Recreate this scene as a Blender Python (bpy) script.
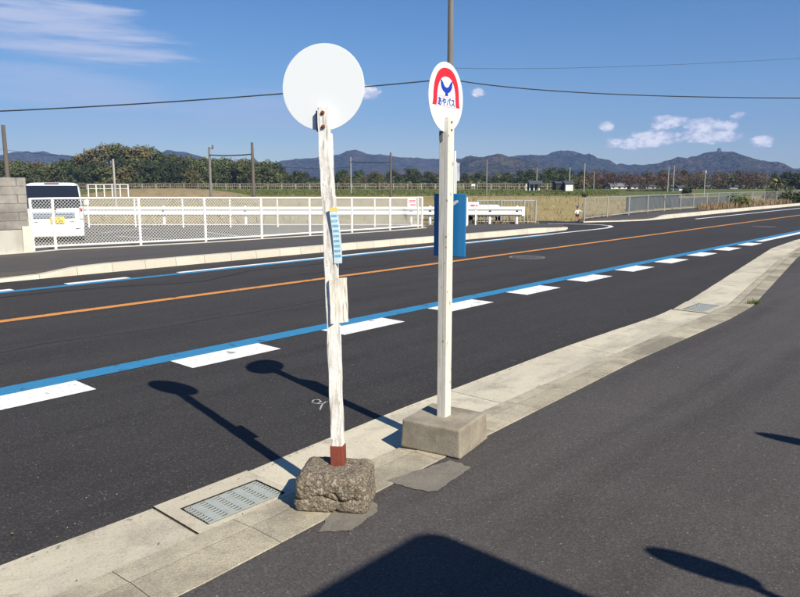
import bpy, math, random
from mathutils import Vector, Matrix, noise
random.seed(7)
R = math.radians
S = bpy.context.scene
for o in list(bpy.data.objects): bpy.data.objects.remove(o)
C = S.collection

# ------------------------------------------------------------ camera, light, exposure
F = 700.0; P = math.atan(114.5 / F); H = 1.6; CP, SP = math.cos(P), math.sin(P)
cam = bpy.data.cameras.new('camera'); camo = bpy.data.objects.new('camera', cam); C.objects.link(camo)
camo.location = (0, 0, H); camo.rotation_euler = (R(90) - P, 0, 0)
cam.sensor_width = 36; cam.lens = 31.5; cam.clip_end = 20000; cam.clip_start = 0.05
S.camera = camo
SUN_EL = R(40.5); SX, SY = .6, -.8          # horizontal direction towards the sun
sun = bpy.data.lights.new('sun', 'SUN'); sun.energy = 4.9; sun.angle = R(.5); sun.color = (1, .925, .79)
suno = bpy.data.objects.new('sun', sun); C.objects.link(suno)
suno.rotation_euler = Vector((SX * math.cos(SUN_EL), SY * math.cos(SUN_EL), math.sin(SUN_EL))).to_track_quat('Z', 'Y').to_euler()
S.view_settings.view_transform = 'Standard'; S.view_settings.look = 'None'
S.view_settings.gamma = 1; S.view_settings.exposure = 0.66; S.view_settings.use_curve_mapping = False
S.render.engine = 'CYCLES'

def ray(x, y):
    u = x - 400; v = 298.5 - y
    return (u, F * CP + v * SP, -F * SP + v * CP)
def gr(x, y, z=0.0):                          # where the line of sight through a photo pixel meets height z
    r = ray(x, y); t = (z - H) / r[2]; return (r[0] * t, r[1] * t)
def at(x, y, Y):
    r = ray(x, y); t = Y / r[1]; return Vector((r[0] * t, Y, H + r[2] * t))
AZ = math.atan(634 / math.hypot(F, 114.5)); SA, CA = math.sin(AZ), math.cos(AZ)
def UV(p): return (p[0] * SA + p[1] * CA, -p[0] * CA + p[1] * SA)
def W(u, v, z=0.0): return Vector((u * SA - v * CA, u * CA + v * SA, z))   # road frame (along, across) to world

world = bpy.data.worlds.new('World'); S.world = world; world.use_nodes = True
def build_world():
    nt = world.node_tree; nt.nodes.clear(); N = nt.nodes.new; L = nt.links.new
    out = N('ShaderNodeOutputWorld')
    sky = N('ShaderNodeTexSky'); sky.sky_type = 'NISHITA'; sky.sun_disc = False
    sky.sun_elevation = SUN_EL; sky.sun_rotation = math.atan2(SX, SY)
    sky.air_density = 1.0; sky.dust_density = 0.1; sky.ozone_density = 4.0; sky.altitude = 100
    bg = N('ShaderNodeBackground'); bg.inputs[1].default_value = .064
    hs = N('ShaderNodeHueSaturation'); hs.inputs['Saturation'].default_value = 1.27; hs.inputs['Value'].default_value = 1.0; hs.inputs['Hue'].default_value = .506
    L(sky.outputs[0], hs.inputs['Color']); L(hs.outputs[0], bg.inputs[0])
    tc = N('ShaderNodeTexCoord'); sep = N('ShaderNodeSeparateXYZ'); L(tc.outputs['Generated'], sep.inputs[0])
    def M(op, a, b=None, c=None, clamp=False):
        n = N('ShaderNodeMath'); n.operation = op; n.use_clamp = clamp
        for i, k in enumerate((a, b, c)):
            if k is None: continue
            if isinstance(k, (int, float)): n.inputs[i].default_value = k
            else: L(k, n.inputs[i])
        return n.outputs[0]
    az = M('ARCTAN2', sep.outputs[0], sep.outputs[1]); el = M('ARCSINE', sep.outputs[2])
    cmb = N('ShaderNodeCombineXYZ'); L(az, cmb.inputs[0]); L(M('MULTIPLY', el, 1.7), cmb.inputs[1])
    def nz(scale, detail, rough, off=0.0, vec=None):
        n = N('ShaderNodeTexNoise'); n.noise_dimensions = '3D'
        n.inputs['Scale'].default_value = scale; n.inputs['Detail'].default_value = detail; n.inputs['Roughness'].default_value = rough
        a = N('ShaderNodeVectorMath'); a.operation = 'ADD'; a.inputs[1].default_value = (off, off * .7, off * .3)
        L(vec or cmb.outputs[0], a.inputs[0]); L(a.outputs[0], n.inputs['Vector']); return n.outputs['Fac']
    def ae(x, y):
        r = Vector(ray(x, y)).normalized(); return math.atan2(r.x, r.y), math.asin(r.z)
    def blob(x, y, w, h, tilt=0.0):           # 1 - normalised squared distance from a point of the sky
        a0, e0 = ae(x, y); w /= 705.; h /= 705.
        da = M('SUBTRACT', az, a0); de = M('SUBTRACT', el, e0)
        if tilt: de = M('MULTIPLY_ADD', da, tilt, de)
        q = M('ADD', M('POWER', M('ABSOLUTE', M('DIVIDE', da, w)), 2.0), M('POWER', M('ABSOLUTE', M('DIVIDE', de, h)), 2.0))
        return M('SUBTRACT', 1.0, q)
    # small cumulus
    cn = nz(62, 5, .62); big = None
    for (x, y, w, h) in ((655, 138, 28, 7.5), (636, 143, 32, 6), (668, 122, 17, 7), (606, 127, 8.5, 5.5), (703, 127, 19, 8.5), (720, 125, 17, 6),
                         (708, 137, 24, 6.5), (724, 136, 17, 6), (762, 141, 10, 6), (367, 92, 13, 8), (478, 92, 9, 5), (737, 115, 9, 5)):
        b = M('ADD', blob(x, y, w, h), M('MULTIPLY', M('SUBTRACT', cn, .5), 3.1))
        if (x, y) in ((478, 92), (737, 115)): b = M('SUBTRACT', b, .35)
        big = b if big is None else M('MAXIMUM', big, b)
    def sm(v, lo, hi):
        n = N('ShaderNodeMapRange'); n.interpolation_type = 'SMOOTHSTEP'
        n.inputs['From Min'].default_value = lo; n.inputs['From Max'].default_value = hi; L(v, n.inputs['Value']); return n.outputs[0]
    cum = sm(big, -.1, .5)
    # thin streaks: noise stretched along a gently falling direction
    mp = N('ShaderNodeMapping'); mp.inputs['Rotation'].default_value = (0, 0, R(12)); mp.inputs['Scale'].default_value = (1.0, 6.5, 1.0)
    L(cmb.outputs[0], mp.inputs['Vector'])
    sn = nz(5.5, 6, .6, 1.3, mp.outputs[0])
    def streak(x, y, w, h, tilt, k, amp=2.2):
        b = M('ADD', blob(x, y, w, h, tilt), M('MULTIPLY', M('SUBTRACT', sn, .5), amp)); return M('MULTIPLY', sm(b, -.2, 1.1), k)
    st = streak(45, 27, 115, 30, .16, .85, 4.0)
    for a in ((75, 88, 95, 22, .06, .5), (40, 45, 80, 14, .15, .4), (255, 116, 100, 24, -.02, .42), (120, 128, 170, 16, 0, .22), (395, 150, 190, 22, 0, .2), (600, 160, 300, 18, 0, .16), (60, 150, 200, 14, 0, .22)):
        st = M('MAXIMUM', st, streak(*a))
    def colbg(col):
        b = N('ShaderNodeBackground'); b.inputs[0].default_value = (*col, 1); b.inputs[1].default_value = 1; return b
    # lit tops and grey-mauve undersides by density
    ramp = N('ShaderNodeMix'); ramp.data_type = 'RGBA'; ramp.inputs['A'].default_value = (.44, .47, .55, 1); ramp.inputs['B'].default_value = (.98, .93, .88, 1)
    shn = nz(95, 4, .6, 4.4); L(sm(M('ADD', big, M('MULTIPLY', M('SUBTRACT', shn, .5), 3.0)), -.1, 1.5), ramp.inputs['Factor'])
    cb = N('ShaderNodeBackground'); L(ramp.outputs['Result'], cb.inputs[0])
    sb = colbg((.42, .45, .56))
    m1 = N('ShaderNodeMixShader'); L(st, m1.inputs[0]); L(bg.outputs[0], m1.inputs[1]); L(sb.outputs[0], m1.inputs[2])
    m2 = N('ShaderNodeMixShader'); L(M('MULTIPLY', cum, .95), m2.inputs[0]); L(m1.outputs[0], m2.inputs[1]); L(cb.outputs[0], m2.inputs[2])
    L(m2.outputs[0], out.inputs[0])
build_world()

# ------------------------------------------------------------ helpers
def tag(o, label=None, cat=None, group=None, kind=None):
    if label: o['label'] = label
    if cat: o['category'] = cat
    if group: o['group'] = group
    if kind: o['kind'] = kind
    return o
def empty(name, loc=(0, 0, 0), rz=0.0):
    o = bpy.data.objects.new(name, None); C.objects.link(o); o.location = loc; o.rotation_euler = (0, 0, rz); o.empty_display_size = .2
    return o
class MB:
    def __init__(s): s.v = []; s.f = []; s.t = []; s.m = []; s.tint = 1.0; s.mi = 0
    def face(s, pts):
        b = len(s.v); s.v += [Vector(p) for p in pts]; s.f.append(tuple(range(b, b + len(pts)))); s.t.append(s.tint); s.m.append(s.mi); return s
    def raw(s, vs, fs):
        b = len(s.v); s.v += [Vector(p) for p in vs]
        for f in fs: s.f.append(tuple(i + b for i in f)); s.t.append(s.tint); s.m.append(s.mi)
        return s
    def box(s, c, d, rz=0.0, M=None):
        c = Vector(c); x, y, z = d[0] / 2, d[1] / 2, d[2] / 2
        m = M or Matrix.Rotation(rz, 3, 'Z')
        vs = [c + m @ Vector((a * x, b * y, e * z)) for e in (-1, 1) for a, b in ((-1, -1), (1, -1), (1, 1), (-1, 1))]
        return s.raw(vs, [(3, 2, 1, 0), (4, 5, 6, 7), (0, 1, 5, 4), (1, 2, 6, 5), (2, 3, 7, 6), (3, 0, 4, 7)])
    def bar(s, a, b, w, d=None, up=(0, 0, 1)):
        a, b = Vector(a), Vector(b); d = d or w; z = (b - a).normalized(); u = Vector(up)
        if abs(z.dot(u)) > .98: u = Vector((0, 1, 0))
        x = z.cross(u).normalized(); y = x.cross(z).normalized()
        vs = []
        for q in (a, b):
            for i, j in ((-1, -1), (1, -1), (1, 1), (-1, 1)): vs.append(q + x * (i * w / 2) + y * (j * d / 2))
        return s.raw(vs, [(3, 2, 1, 0), (4, 5, 6, 7), (0, 1, 5, 4), (1, 2, 6, 5), (2, 3, 7, 6), (3, 0, 4, 7)])
    def tube(s, pts, r, n=8, cap=True):
        pts = [Vector(p) for p in pts]; rs = r if isinstance(r, (list, tuple)) else [r] * len(pts)
        vs = []
        for i, p in enumerate(pts):
            d = (pts[min(i + 1, len(pts) - 1)] - pts[max(i - 1, 0)]).normalized()
            u = Vector((0, 0, 1)) if abs(d.z) < .95 else Vector((0, 1, 0))
            x = d.cross(u).normalized(); y = x.cross(d).normalized()
            for k in range(n):
                a = 2 * math.pi * k / n; vs.append(p + x * math.cos(a) * rs[i] + y * math.sin(a) * rs[i])
        fs = []
        for i in range(len(pts) - 1):
            for k in range(n): fs.append((i * n + k, i * n + (k + 1) % n, (i + 1) * n + (k + 1) % n, (i + 1) * n + k))
        if cap: fs += [tuple(range(n - 1, -1, -1)), tuple(range((len(pts) - 1) * n, len(pts) * n))]
        return s.raw(vs, fs)
    def prism(s, poly, z0, z1, sides=True):        # poly CCW, [(x,y)]
        n = len(poly); ar = sum(poly[i][0] * poly[(i + 1) % n][1] - poly[(i + 1) % n][0] * poly[i][1] for i in range(n))
        if ar < 0: poly = poly[::-1]
        vs = [(p[0], p[1], z0) for p in poly] + [(p[0], p[1], z1) for p in poly]
        fs = [tuple(range(n, 2 * n))]
        if sides: fs += [tuple(range(n - 1, -1, -1))] + [(i, (i + 1) % n, n + (i + 1) % n, n + i) for i in range(n)]
        return s.raw(vs, fs)
    def sheet(s, poly, z): return s.prism(poly, z, z, False) if False else s._sheet(poly, z)
    def _sheet(s, poly, z):
        n = len(poly); ar = sum(poly[i][0] * poly[(i + 1) % n][1] - poly[(i + 1) % n][0] * poly[i][1] for i in range(n))
        if ar < 0: poly = poly[::-1]
        return s.face([(p[0], p[1], z) for p in poly])
    def build(s, name, mat, parent=None, smooth=False, bevel=0.0, loc=None):
        me = bpy.data.meshes.new(name); me.from_pydata([tuple(v) for v in s.v], [], s.f)
        for m in (mat if isinstance(mat, (list, tuple)) else [mat]): me.materials.append(m)
        at_ = me.attributes.new('tint', 'FLOAT', 'FACE'); at_.data.foreach_set('value', s.t)
        me.polygons.foreach_set('material_index', s.m)
        if smooth: me.polygons.foreach_set('use_smooth', [True] * len(s.f))
        me.update(); o = bpy.data.objects.new(name, me); C.objects.link(o)
        if loc: o.location = loc
        if parent: o.parent = parent
        if bevel:
            b = o.modifiers.new('bevel', 'BEVEL'); b.width = bevel; b.segments = 2; b.limit_method = 'ANGLE'
        return o
def struct(mb, name, mat, **k): return tag(mb.build(name, mat, **k), kind='structure')
def copy_tree(o, parent=None):
    c = o.copy(); C.objects.link(c)
    if parent: c.parent = parent
    for ch in list(o.children): copy_tree(ch, c)
    return c

def material(name, base, rough=.8, spec=.3, metal=0.0, layers=(), bump=None, tint=0.0, rnd=0.0, coord='Object', geo=False):
    """layers: (kind, scale, detail, lo, hi, colour, amount[, stretch]) painted over the base; bump: [(scale, detail, strength, distance)]"""
    m = bpy.data.materials.new(name); m.use_nodes = True; nt = m.node_tree; N = nt.nodes.new; L = nt.links.new
    b = nt.nodes['Principled BSDF']; b.inputs['Roughness'].default_value = rough; b.inputs['Metallic'].default_value = metal
    b.inputs['Specular IOR Level'].default_value = spec
    if geo: g = N('ShaderNodeNewGeometry'); vec = g.outputs['Position']
    else: g = N('ShaderNodeTexCoord'); vec = g.outputs[coord]
    rgb = N('ShaderNodeRGB'); rgb.outputs[0].default_value = (*base, 1); col = rgb.outputs[0]
    for i, ly in enumerate(layers):
        kind, sc, det, lo, hi, c2, amt = ly[:7]
        v = vec
        mp = N('ShaderNodeMapping'); mp.inputs['Location'].default_value = (i * 3.1, i * 1.7, i * .9)
        mp.inputs['Scale'].default_value = ly[7] if len(ly) > 7 else (1, 1, 1)
        if len(ly) > 8: mp.vector_type = 'TEXTURE'; mp.inputs['Rotation'].default_value = (0, 0, ly[8])
        L(v, mp.inputs[0]); v = mp.outputs[0]
        if kind == 'noise':
            n = N('ShaderNodeTexNoise'); n.inputs['Scale'].default_value = sc; n.inputs['Detail'].default_value = det; n.inputs['Roughness'].default_value = .6; f = n.outputs['Fac']
        elif kind == 'voro':
            n = N('ShaderNodeTexVoronoi'); n.inputs['Scale'].default_value = sc; f = n.outputs['Color']
            sp_ = N('ShaderNodeSeparateColor'); L(f, sp_.inputs[0]); f = sp_.outputs[0]
        elif kind == 'cell':
            n = N('ShaderNodeTexVoronoi'); n.inputs['Scale'].default_value = sc; f = n.outputs['Distance']
        L(v, n.inputs['Vector'])
        mr = N('ShaderNodeMapRange'); mr.inputs['From Min'].default_value = lo; mr.inputs['From Max'].default_value = hi
        mr.inputs['To Max'].default_value = amt; L(f, mr.inputs['Value'])
        mx = N('ShaderNodeMix'); mx.data_type = 'RGBA'; L(mr.outputs[0], mx.inputs['Factor']); L(col, mx.inputs['A']); mx.inputs['B'].default_value = (*c2, 1)
        col = mx.outputs['Result']
    def mulby(col, fac, lo, hi):
        mr = N('ShaderNodeMapRange'); mr.inputs['To Min'].default_value = lo; mr.inputs['To Max'].default_value = hi; L(fac, mr.inputs['Value'])
        vm = N('ShaderNodeVectorMath'); vm.operation = 'SCALE'; L(col, vm.inputs[0]); L(mr.outputs[0], vm.inputs['Scale']); return vm.outputs[0]
    if tint:
        a = N('ShaderNodeAttribute'); a.attribute_name = 'tint'; col = mulby(col, a.outputs['Fac'], 1 - tint, 1.0)
    if rnd:
        a = N('ShaderNodeObjectInfo'); col = mulby(col, a.outputs['Random'], 1 - rnd, 1 + rnd)
    L(col, b.inputs['Base Color'])
    if bump:
        nrm = None
        for sc, det, st, dist in bump:
            n = N('ShaderNodeTexNoise'); n.inputs['Scale'].default_value = sc; n.inputs['Detail'].default_value = det; L(vec, n.inputs['Vector'])
            bp = N('ShaderNodeBump'); bp.inputs['Strength'].default_value = st; bp.inputs['Distance'].default_value = dist; L(n.outputs['Fac'], bp.inputs['Height'])
            if nrm: L(nrm, bp.inputs['Normal'])
            nrm = bp.outputs[0]
        L(nrm, b.inputs['Normal'])
    return m

RA = math.atan2(CA, SA)
def asphalt(name, base, warm, stone, stain, k=1.0):
    b = Vector(base)
    return material(name, base, .85, .25, layers=[
        ('noise', .35, 4, .38, .68, tuple(b * .8), .7), ('noise', 1.1, 4, .48, .68, tuple(b * 1.3), .75, (30, 1, 1), RA), ('noise', 2.2, 4, .5, .68, tuple(b * .62), .7, (14, 1, 1), RA), ('noise', .8, 6, .56, .64, tuple(b * 1.22), .5), ('noise', 1.6, 5, .5, .75, warm, .55),
        ('noise', 90, 2, .35, .7, tuple(b * .45), .9 * k), ('voro', 120, 0, .72, 1.0, stone, .5 * k), ('voro', 170, 0, .9935, .998, (.28, .265, .25), .6),
        ('voro', 9, 0, .9945, .996, (.4, .39, .37), .0)], bump=[(140, 2, .45, .006), (18, 3, .2, .01)], geo=True)
M_ROAD = asphalt('road_asphalt', (.047, .0435, .0425), (.058, .054, .051), (.10, .093, .088), None)
M_WALK = asphalt('pavement_asphalt', (.080, .073, .070), (.097, .089, .085), (.145, .13, .12), None, .8)
M_FWALK = asphalt('far_pavement_asphalt', (.085, .08, .078), (.10, .093, .088), (.14, .13, .125), None, .6)
M_LOT = asphalt('lot_asphalt', (.13, .125, .118), (.15, .143, .13), (.2, .19, .18), None, .6)
M_CONC = material('gutter_concrete', (.58, .53, .395), .9, .2, tint=.3, geo=True, layers=[
    ('noise', 1.1, 6, .50, .66, (.27, .25, .20), .75, (1.6, .5, 1), .9), ('noise', 3.5, 7, .57, .64, (.25, .225, .175), .6), ('noise', 1.8, 5, .45, .72, (.42, .37, .28), .75), ('noise', 9, 6, .55, .75, (.30, .265, .2), .5), ('noise', 120, 2, .4, .7, (.62, .58, .5), .6), ('voro', 150, 0, .86, 1, (.26, .24, .2), .5)], bump=[(160, 2, .3, .004), (22, 4, .2, .008)])
M_KERBC = material('kerb_concrete', (.50, .45, .325), .9, .2, tint=.42, geo=True, layers=[
    ('noise', 2.6, 5, .46, .66, (.27, .235, .18), .8), ('noise', .9, 6, .52, .6, (.22, .2, .155), .65), ('noise', 14, 5, .5, .75, (.2, .18, .15), .5), ('voro', 110, 0, .7, 1, (.5, .46, .38), .5), ('noise', 130, 2, .45, .7, (.2, .18, .15), .6)], bump=[(110, 3, .5, .006), (16, 4, .25, .01)])
M_FKERB = material('far_kerb_concrete', (.55, .51, .41), .9, .2, tint=.14, geo=True, layers=[('noise', 3, 5, .5, .75, (.36, .33, .28), .6), ('noise', 60, 2, .4, .7, (.62, .58, .5), .5)])
M_PATCH = material('patch_mortar', (.185, .168, .135), .85, .25, geo=True, layers=[('noise', 14, 5, .52, .66, (.13, .118, .10), .6), ('noise', 8, 5, .4, .7, (.125, .115, .105), .8), ('noise', 100, 2, .5, .7, (.27, .25, .22), .5)])
M_WHITE = material('road_paint_white', (.80, .80, .78), .6, .3, geo=True, layers=[('noise', 5, 5, .5, .7, (.66, .65, .62), .7), ('noise', 34, 6, .58, .66, (.30, .29, .28), .7), ('noise', 8, 7, .62, .67, (.12, .115, .11), .8)])
M_BLUE = material('road_paint_blue', (.035, .21, .40), .6, .3, geo=True, layers=[('noise', 14, 5, .5, .75, (.03, .14, .27), .5), ('noise', 60, 5, .58, .68, (.05, .08, .11), .7), ('noise', 7, 7, .61, .66, (.05, .06, .07), .8)])
M_ORANGE = material('road_paint_orange', (.62, .265, .06), .6, .3, geo=True, layers=[('noise', 20, 5, .5, .75, (.45, .18, .06), .5), ('noise', 60, 5, .58, .68, (.12, .07, .05), .7), ('noise', 7, 7, .60, .66, (.07, .055, .05), .8)])
M_STRAW = material('field_straw', (.33, .27, .12), .95, .1, geo=True, layers=[('noise', .035, 5, .45, .62, (.16, .17, .06), .85), ('noise', .25, 6, .4, .7, (.42, .33, .17), .7, (1, 3, 1)), ('noise', 2.5, 4, .4, .7, (.17, .13, .06), .6)], bump=[(3, 4, .8, .2), (.6, 5, .6, .4)])
M_GRASS = material('green_bank', (.10, .125, .04), .95, .1, geo=True, layers=[('noise', .08, 5, .45, .62, (.2, .17, .07), .7), ('noise', .8, 5, .4, .7, (.07, .1, .03), .7)], bump=[(3, 4, .8, .2)])
M_SOIL = material('verge_soil', (.24, .18, .11), .95, .1, geo=True, layers=[('noise', 1, 5, .4, .65, (.14, .13, .06), .8), ('noise', 12, 4, .4, .7, (.32, .25, .15), .6)], bump=[(12, 4, .8, .05)])

def uvpoly(pts): return [tuple(W(u, v)[:2]) for u, v in pts]
def px(p, z=0.0): return gr(p[0], p[1], z)

# ------------------------------------------------------------ terrain and ground
FZ = -.6
g = MB(); g.sheet([(-4200, -4200), (4200, -4200), (4200, 4200), (-4200, 4200)], FZ); struct(g, 'field', M_STRAW)
edge = [(-70, 28.2), (-30, 28.2), (5.6, 28.2), (6.0, 31.2), (7.2, 31.3)] + [tuple(W(u, v)[:2]) for u, v in ((27.5, 14.9), (32, 15.3), (37, 15.9), (45, 16.0), (70, 16.1), (300, 16.3))]
plat = edge + [tuple(W(300, -60)[:2]), (-10, -70), (-70, -70)]
g = MB(); g.sheet(plat, -.012); struct(g, 'ground', M_SOIL)
g = MB()
for i in range(len(edge) - 1):
    a, b = Vector(edge[i]), Vector(edge[i + 1]); 
    def nrm(k):
        p = Vector(edge[max(k - 1, 0)]); q = Vector(edge[min(k + 1, len(edge) - 1)]); d = (q - p).normalized(); return Vector((-d.y, d.x))
    na, nb = nrm(i), nrm(i + 1); a2, b2 = a + na * 1.3, b + nb * 1.3
    g.face([(a.x, a.y, -.012), (b.x, b.y, -.012), (b2.x, b2.y, FZ - .02), (a2.x, a2.y, FZ - .02)])
struct(g, 'verge_bank', M_SOIL)
# railway embankment across the field
g = MB(); xs = [-330 + i * 12 for i in range(66)]
for i in range(len(xs) - 1):
    x0, x1 = xs[i], xs[i + 1]
    prof = [(128, FZ - .02), (150, -.35), (182, -.12), (199, .05), (214, .05), (222, FZ - .02)]
    for (y0, z0), (y1, z1) in zip(prof, prof[1:]): g.face([(x0, y0, z0), (x1, y0, z0), (x1, y1, z1), (x0, y1, z1)])
struct(g, 'embankment', M_GRASS)
g = MB(); g.sheet([(-330, 197), (450, 197), (450, 214), (-330, 214)], .056); struct(g, 'track_ballast', M_SOIL)

# ------------------------------------------------------------ road, pavements, kerbs, markings
OUT = [(-60, 3.0), (-10, 3.03), (.92, 3.09), (1.62, 3.1), (2.21, 3.12), (3.56, 3.22), (6.2, 3.30), (8.43, 3.27), (9.73, 3.38), (19.3, 4.74), (22.6, 4.95), (60, 5.0), (300, 5.0)]
INN = [(-60, 2.62), (-10, 2.64), (.99, 2.68), (2.16, 2.7), (3.24, 2.72), (4.75, 2.76), (9.0, 2.84), (9.79, 2.87), (16.23, 3.84), (20.1, 4.3), (23, 4.55), (60, 4.6), (300, 4.6)]
ASP = [(-60, 2.2), (-10, 2.22), (1.36, 2.29), (2.5, 2.36), (3.41, 2.40), (4.39, 2.44), (5.91, 2.5), (8.6, 2.5), (9.75, 2.56), (16.8, 3.62), (20.3, 4.02), (23.2, 4.22), (60, 4.25), (300, 4.25)]
def vat(pl, u):
    for (a, va), (b, vb) in zip(pl, pl[1:]):
        if a <= u <= b: return va + (vb - va) * (u - a) / (b - a)
    return pl[-1][1]
g = MB(); g.sheet(uvpoly([(-60, 2.9), (300, 2.9), (300, 13.4), (31, 13.4), (27.4, 14.9), (27.5, 15.5), (24.2, 22)] + [(23.9, 19), (22, 12.75), (-60, 13.2)]), 0.0)
struct(g, 'road', M_ROAD)
g = MB(); g.sheet(uvpoly([(u, v + .02) for u, v in ASP] + [(300, -60), (-60, -60)]), .030); struct(g, 'pavement', M_WALK)
# gutter pan in slabs with open joints
g = MB(); random.seed(3)
joints = [-30, -28, -26, -24, -22, -20, -18, -16, -14, -12, -10, -8, -6, -4, -2.4, -.4, 1.62, 2.21, 4.2, 6.2, 8.0, 8.95, 9.7]
u = 9.7
while u < 60: u += 2.0; joints.append(u)
pan_joints = joints
for a, b in zip(joints, joints[1:]):
    g.tint = random.uniform(.45, 1); a += .003; b -= .003
    n = max(1, int((b - a) / .25)); 
    for i in range(n):
        p, q = a + (b - a) * i / n, a + (b - a) * (i + 1) / n
        if (p < 2.17 and q > 1.68 and 1.6 < a) and a < 2.0: continue
        if 8.95 <= a < 9.6 : continue
        poly = [W(p, vat(OUT, p) + .008 * noise.noise((p * 3, 0, 0))), W(p, vat(INN, p) + .005), W(q, vat(INN, q) + .005), W(q, vat(OUT, q) + .008 * noise.noise((q * 3, 0, 0)))]
        g.face([(c.x, c.y, z) for c, z in zip(poly, (.006, .006, .006, .006))])
GU0, GU1, GV0, GV1 = 1.70, 2.165, 2.735, 2.985
def frame(g, u0, u1, v0, v1, U0, U1, V0a, V0b, V1a, V1b, z):   # concrete frame round an opening
    for pts in ([(U0, V0a), (U1, V0b), (u1, v0), (u0, v0)], [(U1, V0b), (U1, V1b), (u1, v1), (u1, v0)], [(U1, V1b), (U0, V1a), (u0, v1), (u1, v1)], [(U0, V1a), (U0, V0a), (u0, v0), (u0, v1)]):
        g.face([W(a, b, z) for a, b in pts])
g.tint = .55
frame(g, GU0, GU1, GV0, GV1, 1.626, 2.204, 2.69, 2.705, 3.105, 3.125, .012)
frame(g, 9.02, 9.62, 2.93, 3.2, 8.956, 9.694, 2.845, 2.87, 3.29, 3.385, .012)
struct(g, 'gutter', M_CONC)
g = MB(); g.sheet(uvpoly([(u, v - .01) for u, v in OUT] + [(u, v - .02) for u, v in ASP][::-1]), .002)
# sunk base seen through joints; openings for the grates
struct(g, 'gutter_bed', material('gutter_bed_dirt', (.10, .085, .065), .95, .1, geo=True, layers=[('noise', 20, 4, .4, .7, (.11, .09, .07), .7)]))
# low kerb: sloping face, groove and rough top, in blocks
g = MB(); u = -30.0
while u < 58:
    ln = .6 if u < 9 or u > 10 else .6
    a, b = u + .0015, u + ln - .0015; g.tint = random.uniform(.1, 1)
    n = 3
    for i in range(n):
        p, q = a + (b - a) * i / n, a + (b - a) * (i + 1) / n
        def sec(w):
            i0, a0 = vat(INN, w), vat(ASP, w); m = i0 + (a0 - i0) * .42
            return [(i0 - .004, .004), (i0 - .012, .02), (m + .004, .030)], [(m - .004, .034), (a0 + .002, .034), (a0, .0295)]
        s1, s2 = sec(p), sec(q)
        for A, B in zip(s1, s2):
            for k in range(2):
                if A is s1[0]: keep = g.tint; g.tint = min(1, keep * .3 + 1.0)
                g.face([W(p, A[k][0], A[k][1]), W(p, A[k + 1][0], A[k + 1][1]), W(q, B[k + 1][0], B[k + 1][1]), W(q, B[k][0], B[k][1])])
                if A is s1[0]: g.tint = keep
    u += ln
struct(g, 'kerb', M_KERBC)
# broken dirt line where the asphalt meets the pan
g = MB(); rg_ = random.Random(5)
for i in range(260):
    u_ = rg_.uniform(-1.2, 9.0)
    if noise.noise((u_ * 1.7, 3, 0)) < -.02 and u_ > 1.6: continue
    if 1.6 < u_ < 2.2 and rg_.random() < .6: continue
    v_ = vat(OUT, u_) - .045 - .03 * noise.noise((u_ * 2.1, 0, 4)) + rg_.gauss(0, .006); a_ = rg_.uniform(.003, .016); w_ = rg_.uniform(.001, .0028)
    if v_ > vat(OUT, u_) - .01: continue
    c_ = W(u_, v_, .0135); t_ = W(a_, rg_.uniform(-.12, .12) * a_ * 2) ; n_ = W(0, w_)
    g.face([c_ - t_, c_ - n_, c_ + t_, c_ + n_])
tag(g.build('gutter_debris', material('debris', (.045, .038, .03), .95, .1)), 'dark broken line of dirt along the edge of the gutter pan', 'debris', kind='stuff')
g = MB()
for pts in ([(385, 481), (425, 492), (437, 491), (472, 467), (450, 460)], [(318, 532), (352, 531), (380, 510), (372, 498), (335, 506)]):
    q_ = []; pp = [Vector(px(p, .034)) for p in pts]
    for a_, b_ in zip(pp, pp[1:] + pp[:1]):
        for k_ in range(14): c_ = a_.lerp(b_, k_ / 14); w_ = noise.noise((c_.x * 22, c_.y * 22, 3)) * .016 + noise.noise((c_.x * 70, c_.y * 70, 8)) * .006; d_ = (c_ - sum(pp, Vector((0, 0))) / len(pp)).normalized(); q_.append(c_ + d_ * (w_ - .012 * abs(k_ / 14 - .5)))
    g.face([(c_.x, c_.y, .0345) for c_ in q_])
struct(g, 'pavement_patch', M_PATCH)

def strip(g, pts, w, z):
    for i in range(len(pts) - 1):
        a, b = Vector(pts[i]), Vector(pts[i + 1])
        def nn(k):
            p = Vector(pts[max(k - 1, 0)]); q = Vector(pts[min(k + 1, len(pts) - 1)]); d = (q - p).normalized(); return Vector((-d.y, d.x)) * w / 2
        na, nb = nn(i), nn(i + 1)
        g.face([(a.x - na.x, a.y - na.y, z), (b.x - nb.x, b.y - nb.y, z), (b.x + nb.x, b.y + nb.y, z), (a.x + na.x, a.y + na.y, z)])
def mark(g, u0, u1, v0, v1, z): g.face([W(u0, v0, z), W(u1, v0, z), W(u1, v1, z), W(u0, v1, z)])
g = MB(); mark(g, -60, 300, 5.71, 5.945, .004); mark(g, -60, 20, 11.22, 11.41, .004); struct(g, 'road_markings_blue', M_BLUE)
g = MB(); mark(g, -60, 300, 8.82, 8.98, .004); struct(g, 'road_marking_orange', M_ORANGE)
g = MB()
for k in range(-8, 10): mark(g, 3.24 + 1.84 * k, 4.22 + 1.84 * k, 5.34, 5.71, .004)
mark(g, 21.4, 300, 5.5, 5.7, .004)
for k in range(6): mark(g, 3.95 - .98 - 2.0 * k, 3.95 - 2.0 * k, 11.41, 11.6, .004)
mark(g, 4.76, 5.82, 11.41, 11.6, .004); mark(g, 6.76, 23.2, 11.41, 11.56, .004)
mark(g, 33.4, 300, 11.4, 11.58, .004)
cv = [W(*p).xy for p in ((23.2, 11.485), (24.2, 11.53), (25.1, 11.72), (25.75, 12.1), (26.05, 12.6), (26.05, 13.2), (25.8, 13.9), (25.3, 14.8), (24.9, 15.6))]
strip(g, [tuple(c) for c in cv], .16, .004)
struct(g, 'road_markings_white', M_WHITE)
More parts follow.
